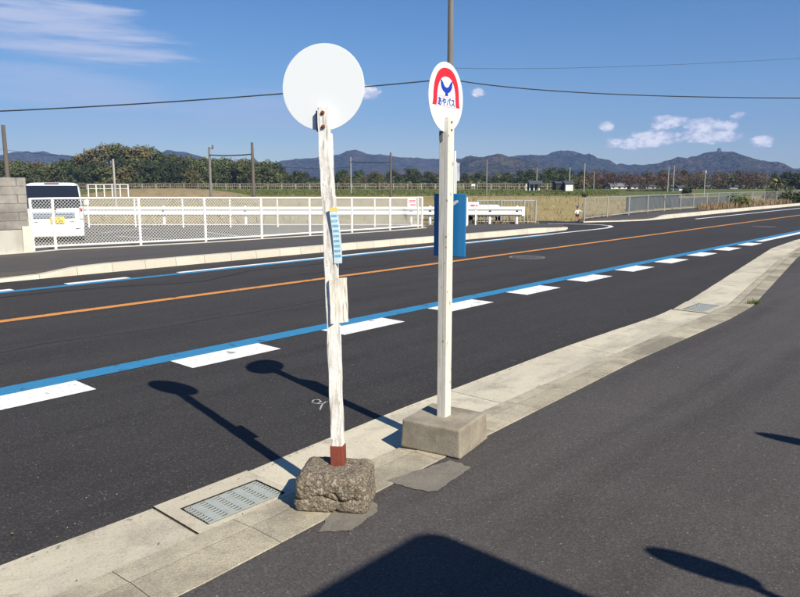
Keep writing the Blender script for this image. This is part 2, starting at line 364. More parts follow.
# survey chalk mark on the road
g = MB()
ch = [[(312, 402), (314, 400), (319, 400), (321, 402), (317, 404), (312, 403)], [(318, 404), (323, 404), (326, 402), (328, 402)], [(323, 404), (321, 407), (320, 410)]]
for c in ch: strip(g, [px(p) for p in c], .012, .003)
struct(g, 'chalk_mark', material('chalk', (.5, .5, .48), .9, .1, geo=True, layers=[('noise', 120, 3, .45, .6, (.06, .06, .06), .8)]))

g = MB(); sm_ = [(-10, 301), (0, 297.5), (60, 291.5), (120, 286.5), (170, 284), (205, 281), (228, 276), (250, 270.5), (300, 266), (340, 261.5)]; pp = []
for a_, b_ in zip(sm_, sm_[1:]):
    for k_ in range(8): t_ = k_ / 8; c_ = Vector(px((a_[0] + (b_[0] - a_[0]) * t_, a_[1] + (b_[1] - a_[1]) * t_))); c_ += Vector((0, noise.noise((c_.x * 2, c_.y * 2, 0)) * .05)); pp.append(c_)
strip(g, pp, .035, .003)
pp = [W(8 + i * .35, 9.6 + .35 * noise.noise((i * .21, 0, 2)) + .08 * noise.noise((i * .9, 0, 5))).xy for i in range(60)]; strip(g, pp, .02, .0032)
pp = [W(-3 + i * .22, 7.2 + .2 * noise.noise((i * .17, 4, 2)) + .05 * noise.noise((i * .9, 0, 9))).xy for i in range(50)]; strip(g, pp, .008, .0032)
struct(g, 'tar_seam', material('tar', (.014, .013, .013), .6, .3, geo=True))
# far kerb and pavement
FK = [(-60, 12.7), (-10, 12.62), (4.1, 12.5), (9.9, 12.45), (14, 12.3), (18, 12.08), (20.8, 12.0), (22.3, 12.1), (23.1, 12.45), (23.3, 12.9)]
def kerbline(name, pl, w, hfun, stone=.62):
    g = MB()
    L_ = 0; segs = []
    for a, b in zip(pl, pl[1:]):
        a, b = Vector(a), Vector(b); d = (b - a).length; n = max(1, round(d / stone))
        for i in range(n): segs.append((a.lerp(b, i / n), a.lerp(b, (i + 1) / n)))
    for a, b in segs:
        d = (b - a).normalized(); nn = Vector((-d.y, d.x)); e = d * .0035; a1, b1 = a + e, b - e
        ha, hb = hfun(a.x), hfun(b.x); g.tint = random.uniform(.2, 1)
        c = [W(a1.x, a1.y, -.01), W(b1.x, b1.y, -.01), W(*(b1 + nn * w), -.01), W(*(a1 + nn * w), -.01)]
        o = nn * .03; t = [W(*(a1 + o), ha), W(*(b1 + o), hb), W(*(b1 + nn * w), hb), W(*(a1 + nn * w), ha)]
        g.raw(c + t, [(4, 5, 6, 7), (0, 1, 5, 4), (1, 2, 6, 5), (2, 3, 7, 6), (3, 0, 4, 7)])
    return struct(g, name, M_FKERB)
def h1(u): return .05 if u < 4.6 else (.05 + .11 * (u - 4.6) / .95 if u < 5.55 else (.16 if u < 20.5 else max(.05, .16 - .04 * (u - 20.5))))
kerbline('far_kerb', FK, .2, h1)
RK = [(27.2, 13.95), (29, 13.1), (30.5, 12.72), (32.4, 12.6), (40, 12.75), (50, 12.9), (70, 12.95), (160, 12.95)]
kerbline('far_kerb', RK, .25, lambda u: .04 if u < 31.6 else min(.17, .04 + .13 * (u - 31.6) / 1.2))
FL = [(6.1, 16.25), (6.68, 16.4), (8.44, 15.98), (9.98, 15.65), (11.73, 15.55), (13.34, 15.42), (14.87, 15.27), (16.48, 15.2), (18.34, 15.36)]
g = MB(); poly = [(u, v + .19) for u, v in FK if u < 23.2] + [(23.1, 12.95), (24.3, 15.0), (23.5, 16.6), (21.8, 17.3), (20, 16.2), (18.34, 15.5)] + [(u, v + .15) for u, v in FL[:-1][::-1]] + [(5, 16.3), (-60, 16.3)]
g.prism(uvpoly(poly), -.005, .13); 
poly = [(u, v + .2) for u, v in RK] + [(160, 16), (45, 15.7), (36, 15.4), (31, 14.7), (27.4, 14.3)]
g.prism(uvpoly(poly), -.005, .12)
struct(g, 'far_pavement', M_FWALK)
# thin concrete edging between pavement and the fence
g = MB()
for (a, b) in zip([(-60, 16.2), (5.2, 16.2)] + FL, FL[:0] + [(5.2, 16.2)] + FL):
    a, b = Vector(a), Vector(b)
    g.bar(W(a.x, a.y - .12, .12), W(b.x, b.y - .12, .12), .12, .05)
struct(g, 'fence_footing', M_FKERB)
# car park
lot = [tuple(W(u, v + .1)[:2]) for u, v in [(-30, 16.3), (5, 16.3)] + FL] + [(1.7, 25.0), (3.0, 26.2), (5.4, 26.9), (5.4, 27.4), (-45, 27.4)]
g = MB(); g.prism(lot, -.01, .10); struct(g, 'car_park', M_LOT)
g = MB()
for (a, b) in (((115, 236), (166, 239)), ((100, 233), (150, 228)), ((205, 232), (238, 236)), ((330, 228), (390, 231))):
    strip(g, [px(a, .105), px(b, .105)], .12, .104)
struct(g, 'parking_markings', material('worn_paint', (.55, .54, .5), .7, .2, geo=True, layers=[('noise', 15, 4, .45, .6, (.2, .19, .17), .7)]))

# ------------------------------------------------------------ drain grates
M_GALV = material('galvanised_steel', (.40, .43, .40), .55, .5, .15, geo=True, layers=[('noise', 25, 4, .4, .7, (.30, .33, .31), .7), ('noise', 6, 4, .55, .75, (.38, .33, .26), .5)])
M_DARK = material('dark_gap', (.012, .012, .012), .9, .1)
def grate(u0, u1, v0, v1, label, rows=6, cols=7):
    o = empty('drain_grate', W((u0 + u1) / 2, (v0 + v1) / 2, -.002), math.atan2(CA, SA)); tag(o, label, 'drain grate', 'steel grates in the gutter')
    lu, lv = u1 - u0 - .034, v1 - v0 - .034
    g = MB(); g.box((0, 0, .005), (u1 - u0 + .004, v1 - v0 + .004, .004)); g.build('pit', M_DARK, o)
    n = 9; pitch = lv / n
    for i in range(n):
        g = MB(); y = -lv / 2 + pitch * (i + .5)
        # each bar carries notches where the cross rods sit
        for k in range(rows):
            x0 = -lu / 2 + .012 + (lu - .024) * k / (rows - 1)
            if k < rows - 1:
                x1 = -lu / 2 + .012 + (lu - .024) * (k + 1) / (rows - 1)
                g.box(((x0 + x1) / 2, y, .0108), (x1 - x0 - .034, pitch - .004, .006))
            g.box((x0, y - pitch * .30, .0098), (.034, pitch * .34, .006))
        g.build('bar', M_GALV, o)
    g = MB(); 
    for sy in (-1, 1): g.box((0, sy * (lv / 2 + .001), .0108), (lu + .006, .004, .006))
    for sx in (-1, 1): g.box((sx * (lu / 2 + .002), 0, .0108), (.004, lv - .004, .006))
    g.build('rim', M_GALV, o)
grate(GU0, GU1, GV0, GV1, 'pale blue-grey steel drain grate in the gutter near the rough stone block')
grate(9.02, 9.62, 2.93, 3.2, 'small steel drain grate at the bend of the gutter farther down the road', 9, 7)

# ------------------------------------------------------------ bus stop with blank disc (left)
M_PAINTW = material('peeling_white_wood', (.80, .79, .75), .75, .25, layers=[
    ('noise', 9, 6, .46, .62, (.50, .46, .38), .8, (5, 5, .6)), ('noise', 13, 7, .56, .62, (.26, .225, .18), .65, (5, 5, .45)), ('noise', 30, 5, .61, .67, (.2, .165, .13), .6, (2, 2, .8)), ('noise', 3, 5, .6, .8, (.62, .58, .48), .6, (2, 2, 1))], bump=[(30, 5, .5, .006)])
M_POST = material('cream_painted_post', (.70, .67, .58), .65, .3, layers=[('noise', 9, 6, .5, .7, (.50, .46, .36), .7, (3, 3, .6)), ('voro', 90, 0, .982, .99, (.25, .16, .1), .7, (1, 1, .6))], bump=[(30, 4, .25, .004)])
M_GREYW = material('grey_weathered_wood', (.22, .21, .2), .9, .1, layers=[('noise', 12, 5, .4, .7, (.12, .115, .11), .8, (4, 4, .5))])
M_DISC = material('white_enamel_disc', (.72, .755, .77), .35, .4, layers=[('noise', 5, 5, .62, .85, (.6, .6, .58), .35), ('noise', 14, 4, .68, .8, (.55, .45, .35), .3)])
M_RED = material('rusty_red_sleeve', (.22, .055, .035), .6, .3, layers=[('noise', 20, 5, .45, .7, (.12, .035, .025), .8), ('noise', 60, 4, .6, .75, (.32, .12, .07), .6)], bump=[(60, 4, .4, .003)])
M_RUST = material('rusty_bolt', (.28, .09, .04), .8, .3, 0.3, layers=[('noise', 90, 4, .4, .7, (.12, .04, .02), .8)])
M_ROCK = material('conglomerate_rock', (.20, .165, .12), .95, .15, layers=[
    ('noise', 9, 6, .42, .66, (.15, .12, .09), .75), ('voro', 110, 0, .55, .97, (.42, .37, .29), .8), ('voro', 150, 0, .75, 1, (.09, .075, .06), .85), ('noise', 26, 5, .6, .68, (.05, .042, .034), .7)],
    bump=[(110, 6, 1.0, .012), (40, 5, .6, .015)])
M_BLOCK = material('cast_concrete_block', (.32, .285, .22), .9, .2, layers=[('noise', 5, 5, .42, .66, (.19, .165, .125), .85), ('noise', 2.5, 4, .5, .7, (.15, .14, .12), .6), ('noise', 14, 5, .55, .75, (.37, .33, .26), .6, (3, 3, .6)), ('noise', 10, 5, .66, .8, (.27, .15, .09), .5, (3, 3, .6)), ('noise', 140, 2, .45, .7, (.18, .16, .13), .5)], bump=[(90, 4, .35, .005)])

def rounded_block(name, size, div, rad, amp, freq, mat, parent=None, loc=(0, 0, 0), taper=.0, seed=0, crack=False):
    sx, sy, sz = [c / 2 for c in size]; vs, fs = [], []; idx = {}
    def vert(p):
        k = tuple(round(c, 5) for c in p)
        if k in idx: return idx[k]
        q = Vector((p[0] * sx, p[1] * sy, p[2] * sz)); inner = Vector((max(-sx + rad, min(sx - rad, q.x)), max(-sy + rad, min(sy - rad, q.y)), max(-sz + rad, min(sz - rad, q.z))))
        d = q - inner
        if d.length > 1e-9: q = inner + d.normalized() * rad
        tp = 1 - taper * (q.z / sz + 1) / 2; q.x *= tp; q.y *= tp
        s_ = q * freq + Vector((seed, seed, seed)); n0 = q.normalized()
        if amp:
            q += n0 * (noise.fractal(s_, 1.0, 2.0, 5) * amp + noise.fractal(s_ * 4.5, .9, 2.1, 4) * amp * .35)
            if crack:
                ln = abs(q.z + .018 - .25 * q.x * 0 + .012 * math.sin(q.x * 30)); 
                if q.y < 0 and abs(q.x + .03) < .16: q -= n0 * .012 * math.exp(-(ln / .008) ** 2)
                lv = abs(q.x - .03 + .02 * math.sin(q.z * 40))
                if q.y < 0 and q.z < .02: q -= n0 * .014 * math.exp(-(lv / .009) ** 2)
        idx[k] = len(vs); vs.append(q); return idx[k]
    for ax in range(3):
        for sg in (-1, 1):
            for i in range(div):
                for j in range(div):
                    f = []
                    for di, dj in ((0, 0), (1, 0), (1, 1), (0, 1)):
                        a, b = -1 + 2 * (i + di) / div, -1 + 2 * (j + dj) / div
                        p = [0, 0, 0]; p[ax] = sg; p[(ax + 1) % 3] = a; p[(ax + 2) % 3] = b; f.append(vert(p))
                    fs.append(tuple(f if sg > 0 else f[::-1]))
    g = MB(); g.raw(vs, fs); return g.build(name, mat, parent, smooth=True, loc=loc)

BASEZ = .034
def disc(g, r, th, n=72):     # lies in XZ, thickness along Y
    vs = []
    for y in (-th / 2, th / 2):
        for k in range(n): a = 2 * math.pi * k / n; vs.append((math.cos(a) * r, y, math.sin(a) * r))
    g.raw(vs, [tuple(range(n)), tuple(range(2 * n - 1, n - 1, -1))] + [(k, n + k, n + (k + 1) % n, (k + 1) % n) for k in range(n)])

LB = (-.315, 3.30)
left = empty('bus_stop_sign', (LB[0], LB[1], BASEZ)); tag(left, 'leaning weathered post with a blank white round disc, set in a rough stone block', 'bus stop sign')
def lrot(o, deg): o.rotation_euler = (0, 0, R(deg)); return o
o = rounded_block('stone_base', (.375, .30, .19), 72, .042, .009, 9, M_ROCK, left, (-.004, .005, .086), .07, 3.3, True); lrot(o, -7)
# post leans a little to the left: local frame along the lean
BZ = .15; top = at(325, 108, 3.45) - Vector((LB[0], LB[1], BASEZ)); botp = Vector((.004, .05, BZ))
ax = (top - botp).normalized(); LEN = (top - botp).length   # set below
th = R(-11)                       # face of the post and disc turned slightly
e1 = Vector((math.cos(th), math.sin(th), 0)); e1 = (e1 - ax * e1.dot(ax)).normalized(); e2 = ax.cross(e1).normalized()   # e2 points away from the camera
def PL(x, y, t): return botp + e1 * x + e2 * y + ax * t
def lbox(g, x0, x1, y0, y1, t0, t1, wob=0.0, n=1):
    rows = []
    for i in range(n + 1):
        t = t0 + (t1 - t0) * i / n; w = wob
        dx0 = w * noise.noise((t * 9, x0 * 50, 1)); dx1 = w * noise.noise((t * 9, x1 * 50, 5)); dy = w * noise.noise((t * 9, y0 * 50, 9))
        rows += [PL(x0 + dx0, y0 + dy, t), PL(x1 + dx1, y0 + dy, t), PL(x1 + dx1, y1, t), PL(x0 + dx0, y1, t)]
    fs = [(3, 2, 1, 0), tuple(range(4 * n, 4 * n + 4))]
    for i in range(n):
        for k in range(4): fs.append((i * 4 + k, i * 4 + (k + 1) % 4, i * 4 + 4 + (k + 1) % 4, i * 4 + 4 + k))
    g.raw(rows, fs)
def tz(y): return (at(330, y, 3.42).z - BASEZ - BZ) / ax.z
g = MB(); lbox(g, -.027, .031, -.026, .026, .0, tz(196), .004, 60); g.build('post', M_PAINTW, left, bevel=.003)
g = MB(); lbox(g, -.029, .025, -.026, -.001, tz(198), LEN, .005, 30); lbox(g, -.034, -.0295, -.012, .016, tz(191), tz(142), .004, 12); g.build('front_batten', M_PAINTW, left, bevel=.003)
g = MB(); lbox(g, -.022, .028, .001, .024, tz(198), tz(133), .004, 20); g.build('rear_batten', M_PAINTW, left, bevel=.003)
g = MB(); lbox(g, -.043, -.031, -.012, .018, tz(131), tz(110), .003, 6); g.build('grey_packer', M_GREYW, left)
g = MB(); lbox(g, -.0315, .0355, -.031, .031, -.01, tz(440)); g.build('red_sleeve', M_RED, left, bevel=.003)
dc = PL(-.008, .008, (at(322, 87, 3.46).z - BASEZ - BZ) / ax.z)
g = MB(); disc(g, .2035, .004)
d = g.build('disc', M_DISC, left, loc=dc, bevel=.0015); d.rotation_euler = Matrix((e1, e2, ax)).transposed().to_euler(); d['label'] = 'blank white disc'
for y in (113, 127):
    g = MB(); c = PL(-.004, -.0265, tz(y)); g.tube([c, c - e2 * .006], [.0105, .010], 8); g.tube([c - e2 * .006, c - e2 * .011], [.006, .005], 6); g.build('bolt', M_RUST, left)
# striped timetable strip, curled a little
g = MB(); g2 = MB(); g3 = MB(); t0, t1 = tz(263), tz(211)
M_STRIPL = material('timetable_pale_blue', (.42, .53, .58), .6, .3, layers=[('noise', 40, 4, .5, .7, (.6, .72, .75), .5)])
M_STRIPB = material('timetable_blue', (.12, .30, .46), .6, .3, layers=[('noise', 60, 4, .5, .7, (.3, .5, .6), .6)])
M_STRIPY = material('timetable_yellow', (.52, .43, .13), .6, .3)
def sp(x, t, off=0): k = (t - t0) / (t1 - t0); return PL(.016 + x * .85 + .012 * math.sin((1 - k) * 2.2) * 1.0, -.034 - .012 * k + .022 * (x / .04) - off, t)
for i in range(24):
    a, b = t0 + (t1 - t0) * i / 24, t0 + (t1 - t0) * (i + 1) / 24
    for q in range(1):
        f = [sp(0, a), sp(.040, a), sp(.040, b), sp(0, b)]; k = [p + e2 * .003 for p in f]
        g.raw(f + k, [(0, 1, 2, 3), (7, 6, 5, 4), (0, 4, 5, 1), (1, 5, 6, 2), (2, 6, 7, 3), (3, 7, 4, 0)])
for i in range(9):
    a = t0 + (t1 - t0) * (.12 + i * .095); b = a + (t1 - t0) * .045
    g2.face([sp(.004, a, .0015), sp(.030 + .006 * random.random(), a, .0015), sp(.030 + .006 * random.random(), b, .0015), sp(.004, b, .0015)])
a, b = tz(212), tz(208); f = [sp(0, a), sp(.040, a), sp(.040, b), sp(0, b)]; k = [p + e2 * .003 for p in f]
g3.raw(f + k, [(0, 1, 2, 3), (7, 6, 5, 4), (0, 4, 5, 1), (1, 5, 6, 2), (2, 6, 7, 3), (3, 7, 4, 0)])
ts = g.build('timetable_strip', M_STRIPL, left); g2.build('stripes', M_STRIPB, ts); g3.build('yellow_header', M_STRIPY, ts)
g = MB(); ta, tb = tz(322), tz(278); bx_, by_ = math.cos(R(52)), math.sin(R(52)); rows = []
for i in range(9):
    t = ta + (tb - ta) * i / 8; wv = .003 * noise.noise((t * 20, 0, 0))
    for (p, q) in ((0, 0), (.108, 0), (.108, .02), (0, .02)): rows.append(PL(.002 + p * bx_ - q * by_ * .3 + wv, -.046 + p * by_ * .0 + p * by_ + q * bx_ * .9 - (.012 if q == 0 and 0 else 0), t))
g.raw(rows, [(3, 2, 1, 0), (32, 33, 34, 35)] + [(i * 4 + k, i * 4 + (k + 1) % 4, i * 4 + 4 + (k + 1) % 4, i * 4 + 4 + k) for i in range(8) for k in range(4)])
g.build('wooden_board', material('board_grey_white', (.62, .60, .54), .8, .2, layers=[('noise', 9, 6, .46, .62, (.42, .39, .33), .8, (5, 5, .6)), ('noise', 16, 7, .58, .64, (.2, .17, .14), .8, (5, 5, .5))]), left, bevel=.002)

# ------------------------------------------------------------ bus stop with printed disc (right)
RB = (.270, 4.10)
right = empty('bus_stop_sign', (RB[0], RB[1], BASEZ)); tag(right, 'upright cream post with red, white and blue disc on a square concrete block', 'bus stop sign')
nx = Vector((.83, -.558, 0)).normalized()      # disc front, towards the sun and the camera's right
dx = Vector((-nx.y, nx.x, 0))                  # reading direction along the disc
o = rounded_block('concrete_base', (.405, .395, .175), 48, .014, .0025, 7, M_BLOCK, right, (.004, -.002, .085), .05, 1.0); o.rotation_euler = (0, 0, math.atan2(-.179, .30) )
RBZ = .16
def PR(x, n, z): return dx * x + nx * n + Vector((0, 0, z))
def rbox(g, x0, x1, n0, n1, z0, z1):
    vs = [PR(x, n, z) for z in (z0, z1) for x, n in ((x0, n1), (x1, n1), (x1, n0), (x0, n0))]
    g.raw(vs, [(3, 2, 1, 0), (4, 5, 6, 7), (0, 1, 5, 4), (1, 2, 6, 5), (2, 3, 7, 6), (3, 0, 4, 7)])
RZ = lambda y: at(446, y, 4.14).z - BASEZ
g = MB(); rbox(g, -.034, .034, .0005, .027, RZ(418), RZ(121)); rbox(g, -.028, .028, .004, .023, RZ(121), RZ(118)); g.build('post', M_POST, right, bevel=.003)
g = MB(); rbox(g, -.0335, .0335, -.032, 0, RZ(418), RZ(133)); g.build('rear_batten', M_POST, right, bevel=.0015)
g = MB(); rbox(g, -.037, .037, -.035, .030, RBZ - .02, RZ(418)); g.build('post_foot', material('bare_wood', (.58, .48, .32), .8, .2, layers=[('noise', 20, 5, .4, .7, (.5, .43, .3), .7, (3, 3, .5))]), right, bevel=.003)
dz = RZ(98.5) ; dcen = PR(-.014, -.001, dz)
drot = Matrix((dx, -nx, Vector((0, 0, 1)))).transposed().to_euler()      # local -Y is the front
g = MB(); disc(g, .202, .003); dd = g.build('disc', M_DISC, right, loc=dcen, bevel=.001); dd.rotation_euler = drot; dd.scale = (.95, 1, .95); dd['label'] = 'white disc with red arch, blue bird emblem and lettering'
M_SRED = material('sign_red', (.62, .022, .035), .45, .3); M_SBLUE = material('sign_blue', (.018, .045, .36), .45, .3); M_SPINK = material('sign_pink_line', (.72, .35, .42), .5, .3)
def fl(g, pts, y=-.0022): g.face([(p[0], y, p[1]) for p in pts])
# red arch: parabolic band open at the bottom
g = MB(); outer = []; inner = []
for i in range(49):
    a = math.pi * i / 48; c, s_ = math.cos(a), math.sin(a)
    outer.append((-.152 * (abs(c) ** .85) * (1 if c > 0 else -1), -.020 + .188 * s_ ** .85)); inner.append((-.108 * (abs(c) ** .85) * (1 if c > 0 else -1), -.020 + .138 * s_ ** .85))
outer = [(-.161, -.052)] + outer + [(.161, -.052)]; inner = [(-.117, -.052)] + inner + [(.117, -.052)]
for i in range(len(outer) - 1): fl(g, [outer[i], inner[i], inner[i + 1], outer[i + 1]][::-1])
g.build('red_arch', M_SRED, dd)
# blue bird emblem: cupped wings round a white ball with a short tail
g = MB(); oc = []; ic = []
for i in range(25):
    a = R(195 + 150 * i / 24 ); k = i / 24; 
    oc.append((.068 * math.cos(a) , .078 + .054 * math.sin(a))); ic.append((.040 * math.cos(a), .092 + .036 * math.sin(a)))
oc[0] = (-.071, .098); oc[-1] = (.071, .098); ic[0] = (-.056, .094); ic[-1] = (.056, .094)
for i in range(24): fl(g, [oc[i], oc[i + 1], ic[i + 1], ic[i]])
fl(g, [(-.020, .034), (.020, .034), (.015, .022), (.019, .008), (-.019, .008), (-.015, .022)], -.0024)
g.build('bird_emblem', M_SBLUE, dd)
g = MB()
for x0, x1, z0, z1 in ((-.111, .111, .001, .0035), (-.111, .111, -.0555, -.053), (-.111, -.109, -.053, .001), (.109, .111, -.053, .001)): fl(g, [(x0, z0), (x1, z0), (x1, z1), (x0, z1)])
g.build('name_frame', M_SPINK, dd)
def text(txt, size, width, mat, parent, name, loc, rot=(R(90), 0, 0), off=.0):
    cu = bpy.data.curves.new(name, 'FONT'); cu.body = txt; cu.size = size; cu.align_x = 'CENTER'; cu.align_y = 'CENTER'; cu.offset = off; cu.fill_mode = 'FRONT'; cu.resolution_u = 3
    t = bpy.data.objects.new(name + '_src', cu); C.objects.link(t); dg = bpy.context.evaluated_depsgraph_get(); dg.update()
    me = bpy.data.meshes.new_from_object(t.evaluated_get(dg)); bpy.data.objects.remove(t)
    xs_ = [v.co.x for v in me.vertices]; w = max(xs_) - min(xs_); k = width / w; cx = (max(xs_) + min(xs_)) / 2; ys_ = [v.co.y for v in me.vertices]; cy = (max(ys_) + min(ys_)) / 2
    for v in me.vertices: v.co.x = (v.co.x - cx) * k; v.co.y -= cy
    me.materials.clear(); me.materials.append(mat); o = bpy.data.objects.new(name, me); C.objects.link(o); o.parent = parent; o.location = loc; o.rotation_euler = rot; return o
text('あやバス', .052, .200, M_SBLUE, dd, 'lettering', (0, -.0024, -.0265), off=.0014)
for y in (123, 128.7 + 2):
    g = MB(); c = PR(.0, .027, RZ(y)); g.tube([c, c + nx * .005], [.007, .006], 6); g.build('bolt', M_RUST, right)
g = MB(); rbox(g, -.040, -.034, -.030, -.008, RZ(141), RZ(132)); g.build('bracket', M_GREYW, right)
# blue board behind the post
bd = Vector((.90, -.436, 0)); bn = Vector((-.436, -.90, 0))
M_BBLUE = material('blue_enamel', (.016, .165, .40), .45, .4, layers=[('noise', 9, 5, .5, .8, (.02, .18, .46), .6)])
bc = Vector(at(449.5, 225, 4.20)) - Vector((RB[0], RB[1], BASEZ)) - bn * .0
bc += Vector((0, -.028, 0)); g = MB(); m = Matrix((bd, -bn, Vector((0, 0, 1)))).transposed()
g.box((0, 0, 0), (.202, .012, .372)); bo = g.build('timetable_board', M_BBLUE, right, loc=bc, bevel=.004); bo.rotation_euler = m.to_euler(); bo['label'] = 'plain blue timetable board'
g = MB(); pts = [(.022, .137), (.030, .143), (.045, .148), (.052, .148), (.056, .142), (.054, .136), (.044, .130), (.034, .122), (.024, .116), (.020, .12)]
g.face([(x, -.0072, z) for x, z in pts]); g.build('pale_patch', material('pale_patch', (.62, .62, .56), .7, .2), bo)  # small flat pale patch on the upper right of the board

# ------------------------------------------------------------ things behind the viewer whose shadows reach into view
M_CREAMW = material('painted_wall', (.6, .57, .5), .8, .2, layers=[('noise', 3, 5, .5, .7, (.48, .45, .4), .6)])
M_ROOF = material('roof_sheet', (.2, .21, .22), .6, .3, layers=[('noise', 4, 4, .5, .7, (.14, .14, .14), .6)])
k = 3.0 * 1.171; cu_, cv_ = UV((.178 + .6 * k, 2.904 - .8 * k))
sh = empty('roadside_shelter', W(cu_ + .05, cv_ + .07, .03), math.atan2(CA, SA)); tag(sh, 'flat-roofed hut behind the viewer, its roof corner shadowing the bottom edge', 'hut')
g = MB(); g.prism([(-5.2, -3.4), (0, -3.4), (0, -.10), (-.03, -.04), (-.09, 0), (-5.2, 0)], 2.9, 3.06); g.build('roof', M_ROOF, sh, bevel=.03)
g = MB(); g.box((-2.6, -3.0, 1.4), (4.4, .12, 2.82)); g.box((-4.74, -1.7, 1.4), (.12, 2.4, 2.82)); g.box((-.46, -1.7, 1.4), (.12, 2.4, 2.82)); g.build('wall', M_CREAMW, sh)
for x in (-.46, -2.6, -4.74): g = MB(); g.box((x, -.42, 1.4), (.1, .1, 2.82)); g.build('column', M_CREAMW, sh)
g = MB(); g.box((-2.6, -2.6, .42), (3.6, .4, .05)); 
for x in (-4.2, -2.6, -1.0): g.box((x, -2.6, .2), (.08, .36, .40))
g.build('bench', M_GREYW, sh)
def plain_sign(x, y, zt, ang, label):
    o = empty('round_sign', (x, y, .03), ang); tag(o, label, 'round sign', 'round signs beside the viewer seen by their shadows')
    g = MB(); g.tube([(0, .012, 0), (0, .012, zt - .22)], .024, 10); g.build('pole', M_POST, o)
    g = MB(); disc(g, .163, .006); g.build('disc', M_DISC, o, loc=(0, -.018, zt - .18), bevel=.002)
    g = MB(); g.tube([(0, .012, 0), (0, .012, .05)], .16, 20); g.build('base', M_BLOCK, o, bevel=.01)
plain_sign(2.69, .80, 2.22, math.atan2(-.8, .6) + R(34), 'round sign right of the viewer, casting the complete oval shadow on the pavement')
plain_sign(3.895, 2.23, 2.22, math.atan2(-.8, .6) + R(30), 'round sign right of the viewer, casting the dark sliver at the right edge')

# ------------------------------------------------------------ block wall and van
M_CB = material('concrete_blockwork', (.36, .335, .295), .95, .15, tint=.15, geo=True, layers=[('noise', 1.6, 6, .45, .65, (.17, .16, .15), .8), ('noise', 9, 5, .5, .7, (.24, .22, .2), .6, (1, 1, .3))], bump=[(30, 4, .5, .01)])
M_CBASE = material('wall_footing', (.48, .46, .40), .9, .2, geo=True, layers=[('noise', 2, 5, .45, .65, (.33, .31, .27), .7, (1, 1, .4)), ('noise', 6, 4, .6, .7, (.2, .2, .12), .5)])
wo = W(6.02, 16.12, .1); wall = empty('block_wall', wo, math.atan2(CA, SA)); tag(wall, 'grey stained concrete block wall at the left edge beside the white van', 'wall')
random.seed(12); g = MB(); g.box((-5, .1, .25), (10, .19, .56)); g.build('footing', M_CBASE, wall, bevel=.01)
g = MB()
for r_ in range(6):
    x = -.02 - (.2 if r_ % 2 else 0)
    if r_ % 2: g.tint = random.random(); g.box((-.11, .1, .53 + .1 + r_ * .183), (.18, .165, .176))
    while x > -10: g.tint = random.uniform(0, 1); g.box((x - .3, .1, .53 + .1 + r_ * .183), (.592, .17, .178)); x -= .6
g.build('blockwork', M_CB, wall, bevel=.006)
g = MB(); g.box((-5, .1, 1.08), (9.9, .14, 1.08)); g.build('mortar', material('dark_mortar', (.20, .185, .165), .95, .1), wall)
g = MB(); g.box((-.09, -.015, .29), (.2, .05, .62)); g.build('end_pier', material('pale_pier', (.62, .59, .5), .9, .2, geo=True, layers=[('noise', 5, 5, .5, .7, (.5, .47, .38), .6)]), wall, bevel=.008)

